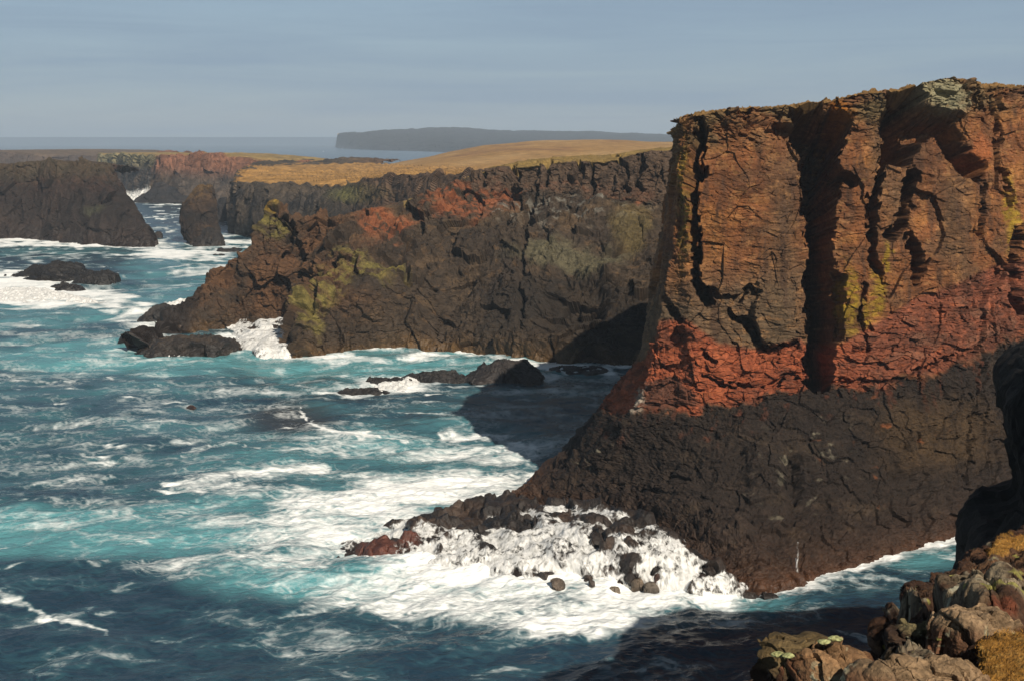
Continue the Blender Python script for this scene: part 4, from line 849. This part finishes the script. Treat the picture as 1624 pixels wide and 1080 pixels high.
spray_burst(362, 338, 790, 3, 8, 9, 'thin jet of spray between the stack and the plateau cliff')

# ------------------------------------------------------------------ near shore: shaded buttress, lichened ledge, boulders
def near_cliff():
    # rows: y photographed silhouette of the buttress at Y = 96, seen from the camera as a dark nose at the right edge
    sil = [(-4, 1500), (0, 1502), (10, 1515), (18, 1524), (20.4, 1528), (22, 1531), (23, 1548), (23.6, 1604), (24.5, 1613), (26.8, 1600), (29, 1586), (30.8, 1573), (31.7, 1588), (32.6, 1624), (33.5, 1700), (34, 1900)]
    def row(Y, off, zs=1.0, zo=0):
        r = [((pxx - 812) / FPX * 84 + off + z / 34. * zo, Y, z * zs) for z, pxx in sil]
        e = r[-1]; r.append((e[0] + 12, e[1], e[2] + 1)); r.append((e[0] + 60, e[1], e[2] + 2)); return r
    C = [row(95, 60, .8), row(94, 30, .85), row(92, 10, .92), row(89, 2.6, .98), row(84, .6), row(78, -.8), row(72, -3, 1.0), row(64, -2, 1.25), row(56, -5, 1.26), row(44, -10, 1.1), row(34, -13, .95), row(20, -18, .9), row(0, -20, .9), row(-30, -22, .9)]
    G = loft(C, 420, 300); N = gnorm(G); s = np.sign(np.mean(N[..., 0])) ; N = N * (-s); P = G.reshape(-1, 3); n = N.reshape(-1, 3).astype(np.float32)
    d, r1, r2 = crag(P, n, .7, 900, .5); d = d - .2
    d = d * np.clip((P[:, 1] - 20) / 30, .2, 1)
    K = .50; n1 = fbm(P, (5, 5, 4), 4, 901)
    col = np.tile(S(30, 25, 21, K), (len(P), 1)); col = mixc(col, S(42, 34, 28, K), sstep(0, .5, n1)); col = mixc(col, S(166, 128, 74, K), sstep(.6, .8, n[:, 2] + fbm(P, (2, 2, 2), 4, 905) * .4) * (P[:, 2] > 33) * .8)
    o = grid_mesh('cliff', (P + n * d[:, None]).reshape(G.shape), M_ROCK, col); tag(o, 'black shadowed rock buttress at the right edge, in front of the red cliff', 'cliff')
near_cliff()

def ledge():
    C = []
    for e, m1, m2, nn, e2 in (((1150, 1150, 16), (1150, 1170, 14), (1150, 1190, 12.5), (1150, 1250, 11), 0), ((1290, 1100, 15), (1300, 1120, 14), (1310, 1150, 12.5), (1320, 1230, 11), 0),
                          ((1382, 1062, 16.5), (1388, 1085, 14.5), (1392, 1110, 13), (1400, 1200, 11), 0), ((1396, 1006, 21), (1410, 1035, 18), (1425, 1068, 15.2), (1430, 1120, 12.8), 0),
                          ((1434, 962, 25), (1450, 990, 21.5), (1465, 1035, 17), (1475, 1070, 14.5), 0), ((1468, 908, 29), (1485, 950, 24.5), (1515, 1000, 18.5), (1530, 1045, 15), 0),
                          ((1530, 879, 31.5), (1550, 915, 27), (1570, 975, 20), (1590, 1020, 15.6), 0), ((1630, 849, 34), (1640, 895, 28.5), (1660, 960, 21), (1680, 1010, 16), 0),
                          ((1800, 810, 38), (1800, 870, 30), (1800, 940, 22), (1800, 1000, 17), 0), ((2300, 760, 42), (2300, 830, 34), (2300, 900, 25), (2300, 980, 18), 0)):
        E = at(*e); N_ = at(*nn); F_ = at(nn[0], 1500, 8)
        C.append([(E[0] + 1, E[1] + 4, 8), (E[0] + .5, E[1] + 2, E[2] - 9), (E[0], E[1] + .8, E[2] - 2.2), E, at(*m1), at(*m2), N_, F_, (F_[0] + 1, -4, F_[2] + 1.2)])
    nu, nv = 760, 820
    G = loft(C, nu, nv, [.6, .8, 1, 1, 1, 1.1, 1.2, 1.2, .6], [.3, .5, .9, 1.6, 1.6, 1.6, 1.0, .2]); N = orient(G, (0, 0, 400)); P = G.reshape(-1, 3); n = N.reshape(-1, 3).astype(np.float32); px, py = topx(P)
    B1, r1 = blocks(P, (2.6, 2.6, 1.8), .28, 934, .7, .1, .06); B2, r2 = blocks(P, (.8, .8, .6), .12, 921, .8, .2, .08); B3, r3 = blocks(P, (.28, .28, .2), .06, 922, .9, .3, .1)
    B1 = blur(blur(B1, nu, nv, 5), nu, nv, 4); B2 = blur(B2, nu, nv, 2)
    n1 = fbm(P, (2.5, 2.5, 2), 5, 923); n2 = fbm(P, (.5, .5, .4), 5, 924); n3 = fbm(P, (.16, .16, .16), 4, 925)
    qx, qy = px + n1 * 30 + n2 * 18, py + n1 * 22 + n2 * 12
    turf = np.maximum.reduce([blob(qx, qy, 1615, 1055, 75, 48), blob(qx, qy, 1560, 1080, 40, 22), blob(qx, qy, 1612, 872, 32, 15), blob(qx, qy, 1590, 888, 20, 6)])
    turf = sstep(.35, .6, turf)
    d = (B1 + B2 + B3 + n1 * .35 + n2 * .10 + fbm(P, (1, 1, 1), 5, 926, .6, True) * .12) * (1 - .88 * turf) + turf * (.12 + n2 * .05 + n3 * .05)
    ridge = np.maximum.reduce([blob(px, py, 1540, 990, 60, 14), blob(px, py, 1600, 985, 40, 12), blob(px, py, 1450, 1065, 60, 14) * .6, blob(px, py, 1450, 988, 25, 8)])
    d += ridge * .5 * (1 - turf)
    for pts, w, dp in (([(1400, 1050), (1440, 1030), (1500, 1035)], 14, .8), ([(1430, 970), (1480, 985), (1500, 1000)], 8, .7)):
        D, _, _ = segdist(qx, qy, pts); d -= dp * (1 - sstep(.4, 1, D / w))
    Nb = n.reshape(nu, nv, 3).copy()
    for ax, w_ in ((0, 45), (1, 45), (0, 30), (1, 30)):
        cs = np.cumsum(np.concatenate([np.repeat(Nb.take([0], ax), w_, ax), Nb, np.repeat(Nb.take([-1], ax), w_, ax)], ax), ax); L_ = Nb.shape[ax]
        Nb = (cs.take(range(2 * w_, 2 * w_ + L_), ax) - cs.take(range(0, L_), ax)) / (2 * w_)
    Nb += np.array([0, 0, .25]); Nb /= np.linalg.norm(Nb, axis=-1, keepdims=True); n = Nb.reshape(-1, 3).astype(np.float32); d = d * np.tile(sstep(.06, .16, np.linspace(0, 1, nv)), nu)
    K = .50
    col = np.tile(S(84, 58, 42, K), (len(P), 1)); col = mixc(col, S(120, 88, 62, K), sstep(0, .5, n1 + n2 * .4)); col = mixc(col, S(60, 44, 36, K), sstep(0, .5, -n1))
    pale = np.maximum(ridge, blob(px, py, 1480, 1065, 110, 16) * .8)
    col = mixc(col, S(172, 156, 128, K), pale * sstep(-.3, .2, n2) * .8)
    col = mixc(col, S(200, 196, 170, K), sstep(.40, .50, n2 + n3 * .25) * (.35 + pale * .6))
    col = mixc(col, S(186, 178, 96, K), sstep(.42, .5, fbm(P, (.35, .35, .35), 3, 930)) * .8)
    col = mixc(col, S(150, 82, 56, K), sstep(.35, .5, fbm(P, (.8, .8, .8), 3, 931)) * .6)
    tcol = np.tile(S(190, 138, 66, K), (len(P), 1)); tcol = mixc(tcol, S(212, 166, 88, K), sstep(0, .4, n3)); tcol = mixc(tcol, S(130, 92, 40, K), sstep(0, .4, -n2))
    col = col + (tcol - col) * turf[:, None]
    o = grid_mesh('rock_ledge', (P + n * d[:, None]).reshape(G.shape), M_NEAR, col); tag(o, 'brown lichened rock ledge with turf in the bottom right corner', 'rock ledge')
    # dry grass: short tufts standing on the turf patches, counted by nobody
    idx = np.where((turf > .6) & (py < 1140) & (px < 1700))[0]
    rng = np.random.default_rng(4); idx = rng.choice(idx, min(len(idx), 26000), replace=True)
    B = P[idx] + n[idx] * d[idx][:, None] + rng.normal(0, .03, (len(idx), 3)); m = len(idx)
    an = rng.uniform(0, 6.28, m); h = rng.uniform(.012, .04, m); w = .004
    dxy = np.stack([np.cos(an), np.sin(an), np.zeros(m)], 1); lean = np.stack([rng.normal(.02, .03, m), rng.normal(0, .03, m), h], 1)
    V = np.stack([B - dxy * w, B + dxy * w, B + lean], 1).reshape(-1, 3).astype(np.float32)
    me = bpy.data.meshes.new('grass'); me.vertices.add(len(V)); me.vertices.foreach_set('co', V.ravel()); me.loops.add(len(V)); me.loops.foreach_set('vertex_index', np.arange(len(V), dtype=np.int32))
    me.polygons.add(m); me.polygons.foreach_set('loop_start', np.arange(0, len(V), 3, dtype=np.int32)); me.update(calc_edges=True)
    c = np.tile(S(200, 146, 70, .55), (m, 1)) * rng.uniform(.6, 1.35, (m, 1)); c4 = np.ones((m * 3, 4), np.float32); c4[:, :3] = np.repeat(c, 3, 0)
    a_ = me.color_attributes.new('col', 'FLOAT_COLOR', 'POINT'); a_.data.foreach_set('color', c4.ravel()); me.materials.append(M_TURF)
    og = bpy.data.objects.new('grass', me); COL.objects.link(og); tag(og, 'short dry golden grass on the near ledge', kind='stuff')
ledge()
def near_ex(pale):
    def f(d, P, n, px, py):
        B2, _ = blocks(P, (.6, .6, .4), .10, 955, .9, .4, .08); B3, _ = blocks(P, (.22,) * 3, .035, 956, .9, .3, .1)
        return d + B2 + B3 + fbm(P, (.5,) * 3, 5, 957, .6, True) * .05
    return f
LC = [(126, 84, 58), (176, 144, 106), (74, 52, 38), (160, 124, 88)]
closed_rock('boulder', [(1012, 1326, 1340), (1018, 1305, 1350), (1032, 1275, 1362), (1052, 1262, 1376), (1075, 1255, 1384), (1100, 1250, 1388), (1130, 1245, 1390)], 12.6, 1.0, 480, 260, .22, 950, LC, 'big lichened boulder at the bottom edge, left of the ledge', 'boulder', .7, mat=M_NEAR, K=.50, extra=near_ex(1))
closed_rock('boulder', [(1036, 1226, 1290), (1044, 1214, 1310), (1058, 1204, 1320), (1075, 1196, 1320), (1100, 1190, 1330), (1130, 1186, 1330)], 12.9, .8, 480, 200, .2, 960, [(80, 60, 46), (120, 98, 70), (56, 44, 36), (124, 104, 70)], 'dark sloping boulder with pale green lichen, leftmost on the bottom edge', 'boulder', .7, mat=M_NEAR, extra=near_ex(1))
closed_rock('boulder', [(983, 1438, 1470), (990, 1430, 1482), (1000, 1424, 1492), (1015, 1424, 1496), (1040, 1420, 1500)], 18.5, .8, 300, 120, .25, 970, [(70, 52, 42), (96, 74, 56), (50, 40, 34), (150, 136, 98)], 'dark boulder with a pale lichened top on the edge of the ledge', 'boulder', .8, mat=M_NEAR, extra=near_ex(1))
closed_rock('boulder', [(976, 1530, 1560), (984, 1512, 1580), (996, 1500, 1600), (1012, 1498, 1606), (1030, 1496, 1610)], 16.5, .7, 360, 140, .25, 975, [(124, 88, 64), (176, 144, 112), (84, 58, 44), (180, 150, 116)], 'pale grey pink boulder beside the golden grass', 'boulder', .8, mat=M_NEAR, extra=near_ex(1))
closed_rock('boulder', [(1052, 1440, 1500), (1060, 1410, 1530), (1075, 1390, 1545), (1095, 1380, 1550), (1120, 1380, 1550)], 12.0, .5, 400, 140, .2, 978, [(122, 84, 60), (172, 142, 108), (84, 58, 44), (172, 142, 108)], 'flat pale lichened rock at the bottom edge below the grass', 'boulder', .7, mat=M_NEAR, extra=near_ex(1))
# pale green lichen cushions
def lichen(cx, cy, Y, sz, seed, label):
    b = at(cx, cy, Y); nu, nv = 48, 24
    th = np.linspace(0, 2 * np.pi, nu, endpoint=False)[:, None]; ph = np.linspace(0, np.pi, nv)[None]
    G = np.stack([b[0] + sz * np.cos(th) * np.sin(ph), b[1] + sz * .8 * np.sin(th) * np.sin(ph), b[2] + sz * .38 * np.cos(ph) + 0 * th], -1).astype(np.float32)
    P = G.reshape(-1, 3); n = (P - np.array(b)) / sz; d = fbm(P, (.05, .05, .05), 4, seed, .6, True) * sz * .35
    col = np.tile(S(198, 200, 140, .6), (len(P), 1)); col = mixc(col, S(150, 146, 96, .6), sstep(0, .4, fbm(P, (.03,) * 3, 3, seed + 1)))
    tag(grid_mesh('lichen', (P + n * d[:, None]).astype(np.float32).reshape(G.shape), M_NEAR, col, cyclic=True), label, 'lichen')
lichen(1234, 1037, 12.5, .055, 1, 'left one of the two pale green lichen cushions on the dark sloping boulder')
lichen(1250, 1039, 12.4, .05, 2, 'right one of the two pale green lichen cushions on the dark sloping boulder')
lichen(1307, 1017, 12.4, .05, 3, 'pale green lichen cushion on the left shoulder of the big boulder')
lichen(1325, 1012, 12.5, .055, 4, 'pale green lichen cushion at the very top of the big boulder')

# boulders standing clear of the surf on the shelf
for cx, cy, w, h, z, c in ((1032, 941, 14, 22, .2, (84, 76, 66)), (1010, 930, 12, 16, .6, (92, 80, 68)), (976, 940, 11, 15, .3, (100, 90, 78)), (938, 930, 6, 14, .8, (64, 56, 50)), (885, 930, 15, 18, .6, (84, 74, 64)), (984, 868, 16, 24, 2.2, (96, 66, 50)), (950, 870, 12, 20, 2.2, (88, 76, 64)),
                           (958, 883, 9, 9, 2.0, (60, 52, 46)), (978, 884, 8, 8, 2.0, (60, 50, 44)), (765, 850, 12, 12, 1.4, (50, 46, 44)), (733, 846, 6, 10, 1.3, (50, 46, 44)), (742, 846, 5, 9, 1.3, (50, 46, 44)), (600, 892, 26, 14, .1, (128, 76, 60)), (648, 882, 14, 18, .3, (120, 76, 60)), (1042, 915, 5, 8, 1.5, (70, 50, 42)), (830, 880, 6, 7, 1.6, (84, 70, 60)), (536, 892, 5, 6, -.2, (80, 84, 84))):
    Yb = zat(cx, cy, z)[1] + .3; h *= .7; w *= .75; c = tuple(min(255, int(v * 1.35)) for v in c)
    where = {1032: 'rounded boulder, rightmost of the row at the lower edge of the surf', 1010: 'rounded boulder second from right in the row at the lower edge of the surf', 976: 'pale wet boulder third from right at the lower edge of the surf', 938: 'thin dark boulder standing alone left of the rounded row in the surf', 885: 'broad boulder veiled by white water, leftmost of the row in the lower surf',
             984: 'square brown boulder with water falling over it near the cliff', 950: 'boulder under a fan of falling water left of the square brown one', 958: 'left one of two small dark stones below the square brown boulder', 978: 'right one of two small dark stones below the square brown boulder',
             765: 'black boulder in the surf below the toe of the cliff', 733: 'left one of two small black stones near the toe of the cliff', 742: 'right one of two small black stones near the toe of the cliff', 600: 'long reddish boulder at the left end of the surf covered shelf', 648: 'reddish boulder with water streaming down, right of the long reddish one',
             1042: 'small brown stone at the right side of the surf', 830: 'small brown stone alone in the middle of the surf', 536: 'tiny grey stone at the far left of the surf'}[cx]
    closed_rock('boulder', [(cy - h, cx - w * .5, cx + w * .45), (cy - h * .85, cx - w * .85, cx + w * .8), (cy - h * .5, cx - w, cx + w), (cy, cx - w * 1.05, cx + w * 1.08), (cy + 8, cx - w, cx + w)], Yb, .9, 96, 40, max(w / FPX * Yb * .28, .12), 1000 + cx, [c, tuple(min(255, int(v * 1.25)) for v in c), tuple(int(v * .75) for v in c)], where, 'boulder', .7, mat=M_DARK)

# thin falls of water down the dark foot of the cliff
def thin_fall(px_, y0, y1, Y0, Y1, w, seed, label):
    C = []
    for k in range(5):
        t = k / 4; a = at(px_ + math.sin(k * 1.3 + seed) * .8, y0 + (y1 - y0) * t, Y0 + (Y1 - Y0) * t); ww = w * (.35 + .8 * t)
        C.append([(a[0] - ww, a[1], a[2]), (a[0] - ww * .4, a[1] - .3, a[2]), (a[0] + ww * .4, a[1] - .3, a[2]), (a[0] + ww, a[1], a[2])])
    G = loft(C, 60, 12); P = G.reshape(-1, 3); P = P + (fbm(P, (.3, .3, 1.2), 3, seed)[:, None] * np.array([.12, .12, 0])).astype(np.float32)
    tag(grid_mesh('waterfall', P.reshape(G.shape), M_SURF, np.full((len(P), 3), .42, np.float32), smooth=True), label, 'waterfall')
thin_fall(1264, 858, 912, 139.5, 139.3, .16, 1, 'tallest thin white thread of water falling down the dark cliff foot')

# ------------------------------------------------------------------ sea air
def haze():
    me = bpy.data.meshes.new('haze'); x, y0, y1, z0, z1 = 3200, -300, 7600, -16, 140
    v = [(-x, y0, z0), (x, y0, z0), (x, y1, z0), (-x, y1, z0), (-x, y0, z1), (x, y0, z1), (x, y1, z1), (-x, y1, z1)]
    me.from_pydata(v, [], [(0, 3, 2, 1), (4, 5, 6, 7), (0, 1, 5, 4), (1, 2, 6, 5), (2, 3, 7, 6), (3, 0, 4, 7)])
    o = bpy.data.objects.new('haze', me); COL.objects.link(o); m = bpy.data.materials.new('sea_air'); m.use_nodes = True
    t = m.node_tree; t.nodes.clear(); out = t.nodes.new('ShaderNodeOutputMaterial'); v_ = t.nodes.new('ShaderNodeVolumePrincipled')
    v_.inputs['Color'].default_value = (.70, .84, 1.0, 1); v_.inputs['Density'].default_value = .00012; v_.inputs['Anisotropy'].default_value = 0.0
    t.links.new(v_.outputs[0], out.inputs['Volume']); me.materials.append(m); tag(o, kind='stuff')
haze()
